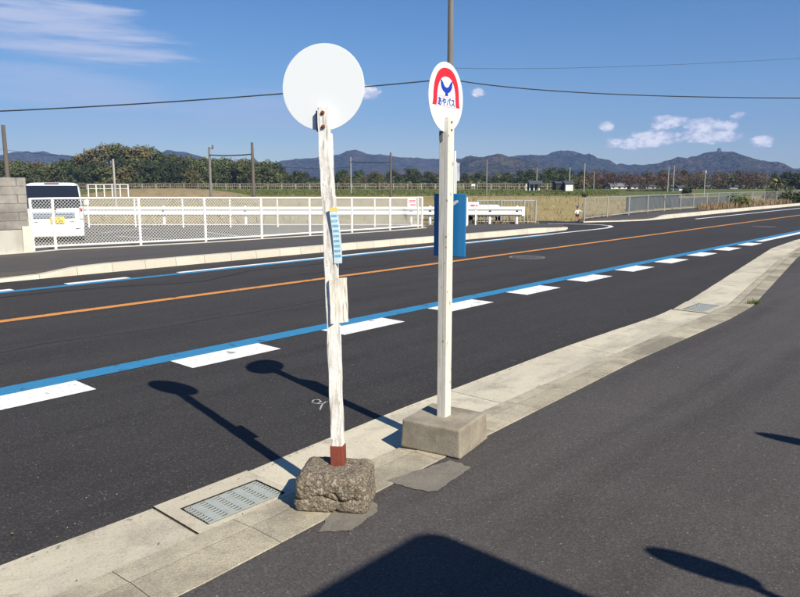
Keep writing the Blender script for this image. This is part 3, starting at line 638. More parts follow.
def van():
    VW = .715; o = empty('parked_van', (-9.02, 18.35, .03), R(24)); tag(o, 'white boxy minivan seen from behind, parked beyond the white fence', 'van')
    Mw = material('van_white', (.78, .78, .74), .3, .5, layers=[('noise', 2, 3, .5, .8, (.7, .7, .66), .4)]); Mg = material('van_glass', (.015, .018, .025), .08, .6); Mr = material('van_lamp_red', (.35, .03, .03), .25, .5); Mb = material('van_black', (.02, .02, .02), .6, .3)
    Mc = material('van_clear_lamp', (.62, .60, .66), .2, .6); My = material('plate_yellow', (.85, .60, .04), .5, .3); Mgn = material('van_garnish', (.25, .32, .45), .35, .5)
    # body lofted along its length from closed cross-sections (rounded box with tumblehome)
    secs = [(0.0, .30, 1.30, .96, .97), (.03, .24, 1.50, .985, .98), (.12, .21, 1.58, 1, 1), (.5, .2, 1.605, 1, 1), (1.6, .2, 1.61, 1, 1), (2.3, .2, 1.58, 1, 1), (2.7, .2, 1.5, 1, .98), (2.98, .2, .98, 1, .97), (3.3, .24, .86, .96, .95), (3.38, .35, .70, .9, .92)]
    secs = [(0.0, .32, 1.545, .93, .95), (.035, .25, 1.60, .985, .985)] + secs[2:]
    n = 28; vs = []; fs = []
    for (y, z0, z1, kx, kt) in secs:
        zm, hz = (z0 + z1) / 2, (z1 - z0) / 2
        for i in range(n):
            a = 2 * math.pi * (i + .5) / n; c, s_ = math.cos(a), math.sin(a); e = .22
            x = VW * kx * abs(c) ** e * (1 if c > 0 else -1); z = zm + hz * abs(s_) ** e * (1 if s_ > 0 else -1)
            if z > .95: x *= 1 - .11 * (z - .95) / .66
            vs.append((x, y + (.10 * max(0, z - .95) / .65 if y < .2 else 0), z))
    for j in range(len(secs) - 1):
        for i in range(n): fs.append((j * n + i, j * n + (i + 1) % n, (j + 1) * n + (i + 1) % n, (j + 1) * n + i))
    fs += [tuple(range(n - 1, -1, -1)), tuple(range((len(secs) - 1) * n, len(secs) * n))]
    g = MB(); g.raw(vs, [f[::-1] for f in fs]); b = g.build('body', Mw, o, smooth=True)
    for p in b.data.polygons:
        if len(p.vertices) > 4: p.use_smooth = False
    def pan(name, mat, x0, x1, z0, z1, y, parent=o, th=.02, k0=1.0, k1=1.0):
        g = MB(); f = lambda z: .10 * max(0, z - .95) / .65
        v = [(x0 * k0, y + f(z0), z0), (x1 * k0, y + f(z0), z0), (x1 * k1, y + f(z1), z1), (x0 * k1, y + f(z1), z1)]; w = [(a, b_ + th, c) for a, b_, c in v]
        g.raw(v + w, [(0, 1, 2, 3), (7, 6, 5, 4), (0, 4, 5, 1), (1, 5, 6, 2), (2, 6, 7, 3), (3, 7, 4, 0)]); return g.build(name, mat, parent, bevel=.006)
    pan('rear_window', Mg, -.64, .64, .98, 1.53, -.014, th=.03, k0=1.03, k1=.95)
    for s_ in (-1, 1): pan('window_pillar', Mg, s_ * .665 - .03, s_ * .665 + .03, .86, 1.02, -.010)
    gl = pan('door_garnish', Mgn, -.50, .50, .70, .845, -.016)
    for z in (.73, .785): g = MB(); g.box((0, -.018, z), (.94, .004, .016)); g.build('dark_trim', material('garnish_dark', (.05, .06, .09), .4, .4), gl)
    pl = pan('number_plate', My, -.085, .245, .56, .725, -.034)
    Mdg = material('plate_digit', (.18, .13, .02), .6, .2)
    for x, w, z, h in ((-.12, .03, .615, .055), (-.07, .012, .615, .055), (-.035, .03, .615, .055), (.02, .012, .615, .05), (.055, .03, .615, .055), (.105, .03, .615, .055), (-.03, .03, .69, .02), (.03, .04, .69, .02)):
        g = MB(); g.box((x + .08, -.0365, z), (w, .004, h)); g.build('plate_digit', Mdg, pl)
    for s_ in (-1, 1):
        t = pan('tail_lamp', Mc, s_ * .655 - .045, s_ * .655 + .045, .66, 1.0, -.014); pan('red_lens', Mr, s_ * .655 - .03, s_ * .655 + .03, .86, .95, -.020, t)
    g = MB(); g.box((0, .02, .35), (1.40, .16, .30)); g.build('bumper', Mw, o, bevel=.04)
    g = MB(); g.box((0, .08, .225), (1.1, .2, .07)); g.build('lower_skirt', Mb, o, bevel=.01)
    for s_ in (-1, 1): pan('reflector', Mb, s_ * .55 - .06, s_ * .55 + .06, .40, .42, -.072)
    for s_ in (-1, 1): pan('panel_slot', Mb, s_ * .42 - .04, s_ * .42 + .04, .595, .605, -.014)
    g = MB(); g.tube([(0, -.02, 1.0), (.04, -.045, .94), (.06, -.03, .90)], .022, 6); g.build('wiper', Mb, o)
    g = MB(); g.box((0, .09, 1.585), (.34, .04, .018)); g.build('stop_lamp', Mr, o)
    for s_ in (-1, 1):
        for y0, y1 in ((.35, 1.05), (1.12, 1.85), (1.9, 2.55)):
            g = MB(); xb, xt = VW * 1.0, VW * .92
            v = [(s_ * (xb + .004), y0, 1.0), (s_ * (xb + .004), y1, 1.0), (s_ * (xt + .006), y1 - .04, 1.42), (s_ * (xt + .006), y0 + .04, 1.42)]
            w = [(a - s_ * .02, b_, c) for a, b_, c in v]; fs_ = [(0, 1, 2, 3), (7, 6, 5, 4), (0, 4, 5, 1), (1, 5, 6, 2), (2, 6, 7, 3), (3, 7, 4, 0)]
            g.raw(v + w, fs_ if s_ > 0 else [f[::-1] for f in fs_]); g.build('side_window', Mg, o, bevel=.006)
    for s_ in (-1, 1):
        for y in (.55, 2.85):
            g = MB(); g.tube([(s_ * .50, y, .275), (s_ * .69, y, .275)], .275, 24); wh = g.build('wheel', Mb, o, bevel=.02)
            g = MB(); g.tube([(s_ * .60, y, .275), (s_ * .70, y, .275)], .18, 16); g.build('rim', M_GALV, wh, bevel=.01)
    for s_ in (-1, 1):
        g = MB(); g.box((s_ * .80, 2.35, 1.03), (.14, .08, .16)); g.build('mirror', Mw, o, bevel=.03)
    g = MB(); g.box((.715, 1.6, .95), (.012, .14, .03)); g.build('door_handle', Mb, o)
van()

# ------------------------------------------------------------ fences
M_FWHITE = material('fence_white_paint', (.80, .80, .77), .5, .3, layers=[('noise', 3, 4, .6, .8, (.6, .56, .48), .5)])
M_WIRE = material('fence_wire', (.62, .62, .58), .6, .3)
M_FGREY = material('fence_galvanised', (.40, .41, .40), .5, .4, .2, layers=[('noise', 4, 4, .5, .8, (.35, .36, .36), .5)])
def netting(g, a, b, z0a, z1a, z0b, z1b, cell=.075, w=.0045):
    a, b = Vector(a), Vector(b); L_ = (b - a).length; d = (b - a) / L_
    h = (z1a - z0a + z1b - z0b) / 2
    def P3(s_, t): s_ = max(0, min(L_, s_)); k = s_ / L_; lo = z0a + (z0b - z0a) * k; hi = z1a + (z1b - z1a) * k; q = a + d * s_; return Vector((q.x, q.y, lo + (hi - lo) * t))
    n = int((L_ + h) / cell)
    for sg in (1, -1):
        for i in range(n + 1):
            s0 = -h + i * cell; s1 = s0 + h; t0, t1 = 0, 1
            if s0 < 0: t0 = -s0 / h; s0 = 0
            if s1 > L_: t1 = 1 - (s1 - L_) / h; s1 = L_
            if t1 - t0 < .03: continue
            if sg < 0: t0, t1 = 1 - t0, 1 - t1
            g.bar(P3(s0, t0), P3(s1, t1), w, w)
def panel_fence(name, pts, label, cat, mat, postr=.03, net=True, bars=0, railr=.02, group=None, netmat=None, posts=None, cell=.075, w=.0058, barw=.014):
    """pts: (x, y, z_base, z_top) at every post"""
    b = Vector(pts[0][:3]); o = empty(name, b); tag(o, label, cat, group)
    q = [(p[0] - b.x, p[1] - b.y, p[2] - b.z, p[3] - b.z) for p in pts]
    for i, p in enumerate(q):
        if posts is not None and i not in posts: continue
        g = MB(); g.tube([(p[0], p[1], -.05), (p[0], p[1], p[3] + .02)], postr, 8); g.build('post', mat, o)
    g1, g2, g3 = MB(), MB(), MB()
    for p, r_ in zip(q, q[1:]):
        g1.tube([(p[0], p[1], p[3]), (r_[0], r_[1], r_[3])], railr, 8); g2.tube([(p[0], p[1], p[2] + .08), (r_[0], r_[1], r_[2] + .08)], railr, 8)
        if net: netting(g3, p[:2], r_[:2], p[2] + .09, p[3] - .01, r_[2] + .09, r_[3] - .01, cell, w)
        if bars:
            n = max(2, int((Vector(r_[:2]) - Vector(p[:2])).length / bars))
            for i in range(1, n):
                k = i / n; x, y = p[0] + (r_[0] - p[0]) * k, p[1] + (r_[1] - p[1]) * k
                g3.bar((x, y, p[2] + .09 + (r_[2] - p[2]) * k), (x, y, p[3] + (r_[3] - p[3]) * k), barw, barw)
    g1.build('top_rail', mat, o); g2.build('bottom_rail', mat, o)
    if net or bars: g3.build('netting' if net else 'pickets', netmat or mat, o)
    return o
def fpt(x, yb, yt=198.0, z=.12, xt=None):
    p = gr(x, yb, z); return (p[0], p[1], z, at(x, yt, p[1]).z)
front = [fpt(34, 251, 199), fpt(56, 249.5, 198.5), fpt(141, 246 - .6), fpt(206, 242.4), fpt(262, 239), fpt(310, 235.7), fpt(352, 232.9), fpt(390, 230.3), fpt(422, 227.8, 197.5)]
panel_fence('net_fence', front, 'long white diamond-mesh fence between the far pavement and the car park', 'fence', M_FWHITE, .032, netmat=M_WIRE, railr=.024)
back = [(at(x, 198.3, 24.6).x, 24.6, .12, at(x, 198.6, 24.6).z) for x in (87, 134, 182, 229.5, 277, 325, 374.6, 418)]
panel_fence('net_fence', back, 'white mesh fence across the back of the car park, in front of the guard rail', 'fence', M_FWHITE, .028, netmat=M_WIRE, railr=.016, cell=.12, w=.004)
side = [(at(458, 198, 24.9).x, 24.9, .1, at(458, 198, 24.9).z), (at(467, 198, 24.9).x, 24.9, .1, at(467, 198, 24.9).z)]
panel_fence('gate_panel', side, 'short white tubular gate piece behind the blue board', 'gate', M_FWHITE, .03, net=False)
gp = [(at(x, 200, 27).x, 26.9, .1, at(x, 200.4, 27).z) for x in (477, 501, 524, 535.5)]
panel_fence('picket_railing', gp, 'light grey vertical bar railing right of the blue board, before the guard rail end', 'railing', M_FGREY, .035, net=False, bars=.115, railr=.015, posts=[0, 1, 2, 3])
rfp = [(584, 220.2, 199), (607, 217.2, 198), (628.5, 215, 197.4), (647.5, 212.6, 196.8), (664, 211.1, 196.4), (680, 209.9, 196), (693, 208.9, 195.6), (706.5, 207.6, 195.2), (717.8, 206.9, 194.8), (728.5, 206, 194.5), (741, 205, 194), (752, 204.3, 193.6), (764, 203.5, 193), (776, 202.7, 192.6), (788, 201.8, 192.1), (800, 201, 191.7), (815, 200, 191), (830, 199.2, 190.5)]
def smooth_fence(l):
    r_ = []
    for x, yb, yt in l: p = gr(x, yb, .12); r_.append((p[0], p[1], .12, .12 + .9))
    return r_
rf = smooth_fence(rfp)
panel_fence('picket_railing', rf, 'long grey railing along the far pavement on the right of the side road', 'railing', M_FGREY, .028, net=False, bars=.14, railr=.014, barw=.008)
# dark netting hung behind the long grey railing
b0 = Vector(rf[2][:3]); g = MB(); random.seed(2)
for i in range(2, 10):
    p, q = Vector(rf[i][:2]), Vector(rf[i + 1][:2]); n = 8; d = (q - p).normalized(); nn = Vector((-d.y, d.x))
    for k_ in range(n):
        a, b = p.lerp(q, k_ / n) + nn * (.10 + .02 * math.sin(k_ * 2.2 + i)), p.lerp(q, (k_ + 1) / n) + nn * (.10 + .02 * math.sin((k_ + 1) * 2.2 + i))
        hi = .86 if i < 5 else .66
        for zz in (0, .02):
            g.face([(a.x - b0.x + nn.x * zz, a.y - b0.y + nn.y * zz, .16), (b.x - b0.x + nn.x * zz, b.y - b0.y + nn.y * zz, .16), (b.x - b0.x + nn.x * zz, b.y - b0.y + nn.y * zz, hi), (a.x - b0.x + nn.x * zz, a.y - b0.y + nn.y * zz, hi)])
tag(g.build('shade_sheet', material('slate_sheet', (.055, .068, .08), .8, .2, layers=[('noise', 1.5, 4, .4, .7, (.09, .10, .105), .7, (1, 1, .3))]), loc=b0), 'slate grey sheeting tied low behind the long grey railing', 'sheeting')

# white guard rail across the back of the car park
gx0, gx1, GY = at(60, 210, 26).x - 14, at(521, 210, 26.4).x, 26.2
o = empty('guard_rail', (gx0, GY, 0)); tag(o, 'white corrugated guard rail running along the back of the car park', 'guard rail')
g = MB(); zc = at(200, 211.3, GY).z; prof = [(0, -.165), (-.02, -.15), (-.055, -.12), (-.055, -.07), (-.01, -.025), (-.01, .025), (-.055, .07), (-.055, .12), (-.02, .15), (0, .165)]
for (y0, z0), (y1, z1) in zip(prof, prof[1:]):
    g.face([(0, y0, zc + z0), (gx1 - gx0, y0, zc + z0), (gx1 - gx0, y1, zc + z1), (0, y1, zc + z1)])
    g.face([(0, y1 + .004, zc + z1), (gx1 - gx0, y1 + .004, zc + z1), (gx1 - gx0, y0 + .004, zc + z0), (0, y0 + .004, zc + z0)])
g.build('beam', M_FWHITE, o)
for xp in (-40, 45, 163, 245, 330, 411, 430, 490, 517):
    X = at(xp, 211, GY).x - gx0; g = MB(); g.tube([(X, .07, -.1), (X, .07, zc + .2)], .055, 10); g.build('post', M_FWHITE, o)
    g = MB(); g.box((X, .02, zc), (.09, .06, .2)); g.build('bracket', M_FGREY, o)
g = MB(); X = gx1 - gx0; g.raw([(X + .12 * math.sin(a), .06 - .10 * math.cos(a), zc + s_) for a in (0, .8, 1.6, 2.4, 3.14) for s_ in (-.17, .17)], [(2 * i, 2 * i + 2, 2 * i + 3, 2 * i + 1) for i in range(4)]); g.build('end_cap', M_FWHITE, o)

# ------------------------------------------------------------ small signs, boards and posts near the fence end
def placard(x, y, w, h, Y, label, mk):
    c = at(x, y, Y); o = empty('notice_board', c); tag(o, label, 'notice')
    W_, H_ = w * Y / 709, h * Y / 709
    g = MB(); g.box((0, 0, 0), (W_, .012, H_)); b = g.build('panel', material('notice_white', (.8, .76, .76), .6, .3), o)
    g = MB()
    for (x0, x1, z0, z1) in mk: g.box(((x0 + x1) / 2 * W_, -.0075, (z0 + z1) / 2 * H_), ((x1 - x0) * W_, .003, (z1 - z0) * H_))
    g.build('printed_lines', material('notice_red', (.62, .10, .13), .6, .3), b); return o
o = placard(412, 202.6, 9, 8.5, 23.0, 'small white notice with red print on the end bay of the mesh fence', [(-.3, .4, .22, .30), (-.38, .38, .05, .13), (-.2, .42, -.32, -.2)])
o = placard(470.5, 205.5, 17, 7, 25.6, 'wide low white board with dark red print behind the grey railing', [(.0, .25, -.12, .12), (.3, .42, -.1, .1)])
g = MB(); g.box((-.1, .03, -.35), (.05, .04, .75)); g.box((.2, .03, -.35), (.05, .04, .75)); g.build('leg', M_FWHITE, o)
p = at(454, 225, 26.6); o = empty('signpost', (p.x, 26.6, .0)); tag(o, 'tall thin white post standing just behind the bus stop post', 'post')
g = MB(); g.tube([(0, 0, -.3), (0, 0, at(454, 151, 26.6).z)], .045, 8); g.build('pole', M_FWHITE, o)
p = at(457.5, 190, 33); o = empty('banner_pole', (p.x, 33, FZ)); tag(o, 'slim pole with a narrow pale grey banner beside the tall white post', 'banner')
g = MB(); g.tube([(-.06, 0, 0), (-.06, 0, at(457, 162, 33).z - FZ)], .018, 6); g.build('pole', M_FWHITE, o)
g = MB(); zt, zb = at(457, 163, 33).z - FZ, at(457, 181, 33).z - FZ
for i in range(6):
    a, b = zb + (zt - zb) * i / 6, zb + (zt - zb) * (i + 1) / 6; y0, y1 = .03 * math.sin(i), .03 * math.sin(i + 1)
    for t in (0, .008): g.face([(-.04, t, a), (.09 + y0 * .3, y0 + t, a), (.09 + y1 * .3, y1 + t, b), (-.04, t, b)])
g.build('banner', material('banner_cloth', (.42, .44, .52), .9, .1), o)

# white plastic barriers stacked behind the guard rail end
random.seed(9)
c = gr(483, 222.5, .0); o = empty('kei_truck', (c[0], 29.0, -.1), R(86)); tag(o, 'low white vehicle half hidden behind the grey bar railing', 'vehicle')
Mw2 = material('truck_white', (.74, .74, .72), .35, .5)
g = MB(); g.box((-.3, 0, .62), (1.5, 1.3, .36)); g.build('load_bed', Mw2, o, bevel=.03)
g = MB(); vs = [(.48, s_ * .66, z) for s_ in (-1, 1) for z in (.3, .86)] ; g.box((.95, 0, .58), (.9, 1.3, .5)); g.build('cab', Mw2, o, bevel=.08)
for s_ in (-1, 1):
    for x in (-.65, 1.05):
        g = MB(); g.tube([(x, s_ * .52, .24), (x, s_ * .66, .24)], .24, 18); wh = g.build('wheel', M_DARK, o, bevel=.02); g = MB(); g.tube([(x, s_ * .6, .24), (x, s_ * .67, .24)], .14, 12); g.build('rim', M_GALV, wh)

# ------------------------------------------------------------ utility poles and wires
M_CPOLE = material('concrete_pole', (.20, .19, .175), .85, .2, layers=[('noise', 1.5, 5, .45, .7, (.12, .115, .105), .7, (1, 1, .2))])
M_WPOLE = material('dark_pole', (.14, .12, .105), .9, .15, layers=[('noise', 2, 5, .45, .7, (.09, .075, .065), .7, (1, 1, .2))])
M_LPOLE = material('pale_pole', (.36, .345, .32), .7, .3)
M_CABLE = material('cable_black', (.03, .035, .04), .6, .3)
def pole(x, ytop, Y, r, mat, label, base=FZ, group='poles along the railway', arm=None, name='utility_pole'):
    t = at(x, ytop, Y); o = empty(name, (t.x, Y, base)); tag(o, label, 'pole', group)
    g = MB(); g.tube([(0, 0, 0), (0, 0, t.z - base)], [r * 1.2, r * .85], 10); g.build('shaft', mat, o)
    if arm:
        for dz_, w in arm:
            g = MB(); g.bar((-w, 0, t.z - base - dz_), (w, 0, t.z - base - dz_), .12, .12); 
            for s_ in (-.9, 0, .9): g.tube([(s_ * w, 0, t.z - base - dz_), (s_ * w, 0, t.z - base - dz_ + .3)], .07, 6)
            g.build('crossarm', mat, o)
    return o
big = empty('utility_pole', (at(449, 184, 30).x, 30, FZ)); tag(big, 'tall grey concrete utility pole rising straight behind the printed bus stop disc', 'pole')
g = MB(); g.tube([(0, 0, 0), (0, 0, 14.5)], [.14, .085], 16); g.build('shaft', M_CPOLE, big)
g = MB(); g.tube([(-.115, -.03, 0), (-.095, -.03, 14.0)], .025, 6); g.build('earth_conduit', M_WPOLE, big)
g = MB(); zb = at(449, 79, 30).z - FZ; g.tube([(0, 0, zb - .06), (0, 0, zb + .06)], .155, 14); g.build('cable_clamp', M_GALV, big)
g = MB(); zb2 = at(449, 68, 30).z - FZ; g.tube([(0, 0, zb2 - .04), (0, 0, zb2 + .04)], .15, 14); g.build('cable_clamp', M_GALV, big)
def wire(pts, r, label, group=None, n=14):
    g = MB()
    b = Vector(pts[0]); P_ = []
    # smooth curve through three measured points (parabola in the parameter)
    a, m, c = [Vector(p) for p in pts]
    for i in range(n * 2 + 1):
        t = i / (2 * n); P_.append(a * (2 * (t - .5) * (t - 1)) + m * (-4 * t * (t - 1)) + c * (2 * t * (t - .5)) - b)
    g.tube(P_, r, 5); o = g.build('overhead_wire', M_CABLE, loc=b); return tag(o, label, 'wire', group)
wire([at(-60, 113.5, 27), at(192, 100.4, 28.5), at(449, 79, 29.85)], .026, 'dark cable sagging across the sky from the left edge to the tall pole', 'cables on the tall pole')
wire([at(449, 79, 29.85), at(620, 94.5, 32), at(870, 98, 36)], .024, 'dark cable running from the tall pole down to the right edge', 'cables on the tall pole')
wire([at(449, 68, 29.85), at(640, 66, 33), at(870, 54, 38)], .007, 'very thin faint wire above the dark cable on the right', 'cables on the tall pole')
pole(3, 125, 52, .15, M_WPOLE, 'thick brown pole rising behind the block wall at the left edge')
pole(113, 159, 58, .09, M_LPOLE, 'thin pale pole beyond the car park, right of the van')
o = pole(209, 147, 110, .19, M_CPOLE, 'grey pole with a small hooked arm at its head, left of the darker pole', arm=None)
g = MB(); z = at(209, 148.5, 110).z - FZ; g.bar((-.1, 0, z), (.6, 0, z), .15, .15); g.bar((.55, 0, z - .1), (.55, 0, z + .5), .2, .2); g.build('arm', M_WPOLE, o)
pole(252, 142.5, 104, .22, M_WPOLE, 'tall dark-topped pole in the field left of the blank disc post')
pole(350.7, 157, 150, .11, M_LPOLE, 'pale slim pole just right of the blank disc post')
pole(390.7, 152.5, 120, .17, M_WPOLE, 'dark pole midway between the two bus stop posts')
pole(487, 159.5, 130, .13, M_CPOLE, 'grey pole in the field right of the blue board')
pole(537, 167, 190, .22, M_CPOLE, 'grey pole above the little station shelter', arm=[(.6, 1.2)])
pole(570, 167.5, 185, .13, M_LPOLE, 'pale pole rising behind the white hut')
pole(585, 163.5, 140, .10, M_LPOLE, 'pale tall pole right of the white hut')
pole(594.3, 171, 200, .2, M_CPOLE, 'short grey pole before the first reddish trees')
pole(669, 166.5, 170, .10, M_LPOLE, 'left one of two close pale poles among the reddish trees')
pole(674.5, 165.5, 165, .10, M_LPOLE, 'right one of two close pale poles among the reddish trees')
o = pole(705.5, 172.5, 120, .075, M_LPOLE, 'slim lamp post with a pale lantern before the autumn trees', name='lamp_post', group='poles along the railway')
g = MB(); z = at(705, 173, 120).z - FZ; g.tube([(0, 0, z), (0, 0, z + .45)], [.2, .16], 8); g.build('lantern', M_LPOLE, o)
def w2(x0, y0, Y0, x1, y1, Y1, r, label, sag=.8):
    a, b = at(x0, y0, Y0), at(x1, y1, Y1); m = (a + b) / 2; m.z -= sag; return wire([a, m, b], r, label, 'thin wires along the railway')
w2(209, 155, 110, 252, 154.2, 104, .09, 'thick short wire between the hooked pole and the dark-topped pole', .15)
w2(113, 160, 58, 252, 164.5, 104, .03, 'thin pale wire from the slim pole by the van to the dark-topped pole', .3)
w2(252, 164.5, 104, 350.7, 167, 150, .04, 'thin wire from the dark-topped pole to the slim pole by the disc post', .4)
w2(350.7, 161.8, 150, 390.7, 162.3, 120, .06, 'short dark wire just right of the blank disc post', .1)
w2(-60, 140, 60, 113, 160, 58, .012, 'fine wire from the left edge to the slim pole by the van', .2)
w2(669, 171, 170, 585, 170, 140, .03, 'fine wire between the pale poles right of the hut', .4)

# railway fence on the embankment: posts and two rails
bx = -150; o = empty('trackside_fence', (bx, 198, .05)); tag(o, 'long pale post and rail fence on the green bank before the wood', 'fence')
M_TF = material('trackside_pale', (.34, .30, .25), .8, .2, layers=[('noise', .2, 3, .45, .6, (.20, .17, .14), .7)])
X1 = 196; xs_ = [i * 3.9 for i in range(int((X1 - 0) / 3.9) + 1)]
for i, X in enumerate(xs_):
    g = MB(); g.bar((X, 0, -.1), (X, 0, 1.62), .22, .22); g.build('post', M_TF, o)
g = MB(); g.box((X1 / 2, 0, 1.6), (X1, .1, .13)); g.build('rail', M_TF, o)
g = MB(); g.box((X1 / 2, 0, .95), (X1, .1, .12)); g.build('rail', M_TF, o)
g = MB()
for i in range(int(X1 / .6)): g.bar((i * .6, .06, 0), (i * .6, .06, 1.5), .05, .05)
g.build('pickets', M_TF, o)
# nearer white rails beyond the car park on the left
o = empty('field_railing', (at(88, 186, 120).x, 120, FZ)); tag(o, 'short run of white rails beside a brown bank beyond the van', 'railing')
xe = at(128, 186, 120).x - at(88, 186, 120).x
for i in range(6): g = MB(); g.bar((xe * i / 5, 0, 0), (xe * i / 5, 0, 2.15), .14, .14); g.build('post', M_FWHITE, o)
for z in (2.1, 1.45): g = MB(); g.box((xe / 2, 0, z), (xe, .08, .1)); g.build('rail', M_FWHITE, o)
g = MB(); X0 = at(80, 186, 128).x
for i in range(26):
    for j in range(8):
        pass
vs = []; fs = []
for j in range(9):
    for i in range(31):
        x = X0 + i * 1.0; y = 124 + j * 1.1; k_ = math.sin(math.pi * i / 30) ** .5 * math.sin(math.pi * j / 8); vs.append((x, y, FZ - .1 + 1.55 * k_ + .2 * noise.noise((x * .5, y * .5, 0)) * k_))
for j in range(8):
    for i in range(30): a = j * 31 + i; fs.append((a, a + 1, a + 32, a + 31))
g.raw(vs, fs); struct(g, 'earth_bank', M_SOIL, smooth=True)

# ------------------------------------------------------------ buildings in the distance
M_BW = material('hut_white', (.72, .71, .66), .8, .2, layers=[('noise', 1, 4, .5, .8, (.6, .58, .52), .5)])
M_TILE = material('dark_tiles', (.07, .075, .085), .7, .3)
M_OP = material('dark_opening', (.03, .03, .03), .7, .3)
def hut(x0, x1, yb, ye, Y, dep_, name, label, roofh=.6, over=.5, wall=M_BW, roof=M_TILE, openings=(), flat=False, chim=False):
    a, b = at(x0, yb, Y), at(x1, yb, Y); w = b.x - a.x; zb = a.z; ze = at(x0, ye, Y).z - zb
    o = empty(name, (a.x, Y, zb)); tag(o, label, 'building')
    g = MB(); g.box((w / 2, dep_ / 2, ze / 2), (w, dep_, ze)); g.build('wall', wall, o)
    g = MB(); yz = [(-over, ze), (dep_ / 2, ze + roofh), (dep_ + over, ze), (dep_ + over, ze - .12), (dep_ / 2, ze + roofh - .14), (-over, ze - .12)]
    vs = [(X, y, z + .13) for X in (-over, w + over) for y, z in yz]; n = 6
    g.raw(vs, [tuple(range(n - 1, -1, -1)), tuple(range(n, 2 * n))] + [(i, (i + 1) % n, n + (i + 1) % n, n + i) for i in range(n)]); g.build('roof', roof, o)
    for (u0, u1, z0, z1) in openings:
        g = MB(); g.box((w * (u0 + u1) / 2, -.02, ze * (z0 + z1) / 2), (w * (u1 - u0), .06, ze * (z1 - z0))); g.build('window', M_OP, o)
    return o
hut(565.5, 573, 191, 183.6, 160, 4, 'hut', 'small white hut with a dark roof in the middle of the field', .5, .3)
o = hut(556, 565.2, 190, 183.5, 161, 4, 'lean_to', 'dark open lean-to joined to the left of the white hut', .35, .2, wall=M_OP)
o = empty('station_shelter', (at(526, 190, 170).x, 170, at(526, 190.5, 170).z)); tag(o, 'little open shelter with pale posts and a tiled gable roof, left of the white hut', 'shelter')
zz = 1.55
for X in (0, .9, 1.9, 3.1): g = MB(); g.box((X, 0, zz / 2), (.28, .28, zz)); g.build('post', M_BW, o)
g = MB(); yz = [(-1, zz), (.9, zz + .8), (2.8, zz), (2.8, zz - .1), (.9, zz + .65), (-1, zz - .1)]; vs = [(X, y, z) for X in (.6, 4.0) for y, z in yz]; n = 6
g.raw(vs, [tuple(range(n - 1, -1, -1)), tuple(range(n, 2 * n))] + [(i, (i + 1) % n, n + (i + 1) % n, n + i) for i in range(n)]); g.build('roof', M_TILE, o)
g = MB(); g.box((1.9, 1.6, zz / 2), (2.4, .1, zz)); g.build('rear_wall', M_GREYW, o)
g = MB(); g.box((.2, 0, zz + .1), (1.4, .3, .22)); g.build('side_roof', M_TILE, o)
g = MB(); g.box((0, .0, 0), (.85, .06, .45)); g.box((-.3, .0, -.5), (.06, .05, 1.0)); g.box((.3, 0, -.5), (.06, .05, 1.0)); tag(g.build('field_sign', M_BW, loc=at(473.3, 185, 165)), 'tiny white signboard on the trackside bank right of the tall white post', 'sign')
hut(611, 627, 189, 186.4, 215, 6, 'long_house', 'low white-walled house under the left half of the reddish trees', 1.0, .3, roof=material('grey_tiles', (.2, .2, .21), .7, .3), openings=((.1, .2, .3, .8), (.45, .6, .2, .8), (.8, .9, .3, .8)))
hut(631, 641, 188.8, 186.6, 225, 6, 'long_house', 'low pale house just right of the white-walled house, under the trees', .8, .3, openings=((.3, .5, .2, .8),))
hut(646, 656, 188.5, 186.8, 220, 5, 'long_house', 'low shed with bright white front between reddish trunks', .5, .3, openings=((.6, .8, .2, .8),))
hut(679, 687, 190.5, 188.2, 150, 3, 'shed', 'small white and pink shed by the dark round bush', .4, .2)
hut(727, 738, 189, 186.8, 210, 5, 'shed', 'low grey shed among bare trees at the right', .5, .3, wall=material('shed_grey', (.32, .33, .36), .8, .2))

